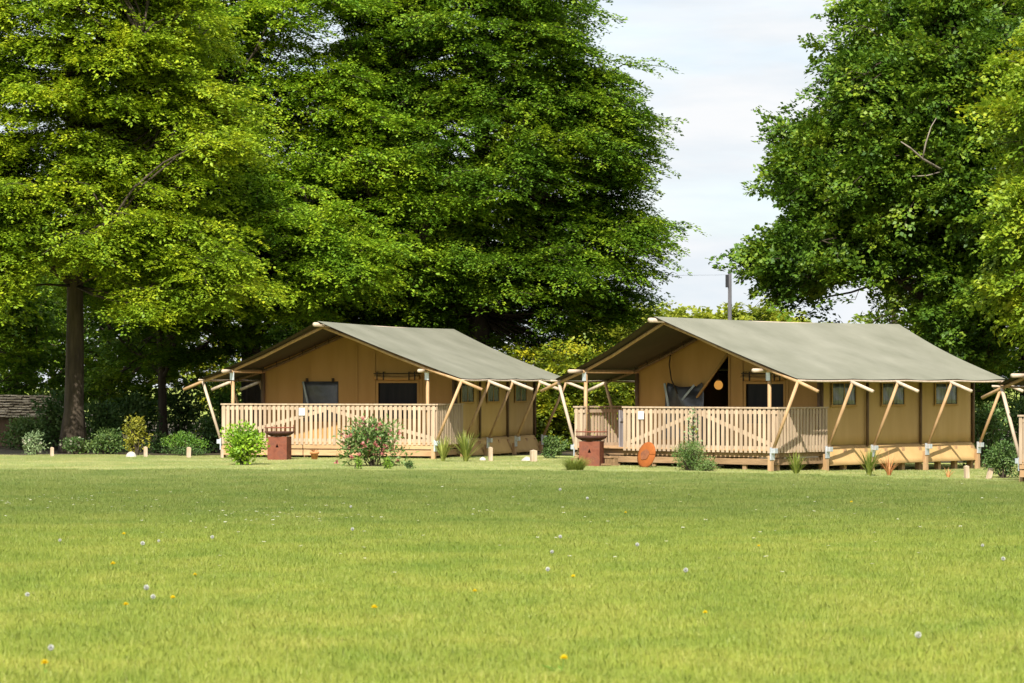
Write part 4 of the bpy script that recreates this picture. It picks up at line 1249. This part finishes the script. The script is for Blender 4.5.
# ------------------------------------------------------------------ light, sky, camera
SUN_EL = R(42); SUN_AZ = math.atan2(-0.14, -1.0)      # direction towards the sun, measured from +Y clockwise
sun = bpy.data.lights.new('Sun', 'SUN'); sun.energy = 4.2; sun.angle = R(0.55); sun.color = (1.0, 0.955, 0.88)
so = bpy.data.objects.new('Sun', sun); COL.objects.link(so)
sd = Vector((math.sin(SUN_AZ) * math.cos(SUN_EL), math.cos(SUN_AZ) * math.cos(SUN_EL), math.sin(SUN_EL)))
so.rotation_euler = sd.to_track_quat('Z', 'Y').to_euler()

w = bpy.data.worlds.new('World'); SC.world = w; w.use_nodes = True
nt = w.node_tree; nt.nodes.clear()
wo = nt.nodes.new('ShaderNodeOutputWorld'); bg = nt.nodes.new('ShaderNodeBackground')
sky = nt.nodes.new('ShaderNodeTexSky'); sky.sky_type = 'NISHITA'; sky.sun_disc = False
sky.sun_elevation = SUN_EL; sky.sun_rotation = SUN_AZ; sky.air_density = 1.0; sky.dust_density = 1.5
tc = nt.nodes.new('ShaderNodeTexCoord')
fac = noise(nt, 5.0, 7, vec=tc.outputs['Generated'], stretch=(1.0, 1.0, 4.5), rough=0.55)
fac2 = noise(nt, 11.0, 6, vec=tc.outputs['Generated'], stretch=(0.8, 1.0, 4.0), rough=0.55)
cov = nt.nodes.new('ShaderNodeMapRange'); cov.inputs['From Min'].default_value = 0.30; cov.inputs['From Max'].default_value = 0.56
cov.inputs['To Min'].default_value = 0.36; cov.inputs['To Max'].default_value = 1.0
nt.links.new(fac, cov.inputs['Value'])
mx = nt.nodes.new('ShaderNodeMix'); mx.data_type = 'RGBA'
nt.links.new(cov.outputs[0], mx.inputs['Factor']); nt.links.new(sky.outputs[0], mx.inputs['A'])
sx = nt.nodes.new('ShaderNodeSeparateXYZ'); nt.links.new(tc.outputs['Generated'], sx.inputs[0])
zm = nt.nodes.new('ShaderNodeMapRange'); zm.inputs['From Min'].default_value = 0.12; zm.inputs['From Max'].default_value = 0.9
zm.inputs['To Min'].default_value = 1.0; zm.inputs['To Max'].default_value = 1.9
nt.links.new(sx.outputs[2], zm.inputs['Value'])
cl = nt.nodes.new('ShaderNodeVectorMath'); cl.operation = 'SCALE'; nt.links.new(ramp(nt, fac2, [(0.36, (3.75, 4.15, 4.5)), (0.60, (4.65, 4.72, 4.8))]), cl.inputs[0])      # thin bright cloud, thicker overhead
nt.links.new(zm.outputs[0], cl.inputs['Scale']); nt.links.new(cl.outputs[0], mx.inputs['B'])
nt.links.new(mx.outputs['Result'], bg.inputs[0]); bg.inputs[1].default_value = 0.1
nt.links.new(bg.outputs[0], wo.inputs[0])

cam = bpy.data.cameras.new('Camera'); co = bpy.data.objects.new('Camera', cam); COL.objects.link(co)
co.location = (0, 0, CAMZ); co.rotation_euler = (R(90), 0, 0)
cam.sensor_width = 36.0; cam.lens = 36.0 * F / 1024.0; cam.shift_y = (HY - 341.5) / 1024.0
cam.clip_start = 0.5; cam.clip_end = 5000
cam.dof.use_dof = True; cam.dof.focus_distance = 62.0; cam.dof.aperture_fstop = 5.6
SC.camera = co
vs = SC.view_settings
vs.view_transform = 'Standard'; vs.look = 'None'; vs.exposure = 1.05; vs.gamma = 1.0; vs.use_curve_mapping = False
SC.cycles.max_bounces = 8; SC.cycles.diffuse_bounces = 4; SC.cycles.transmission_bounces = 4
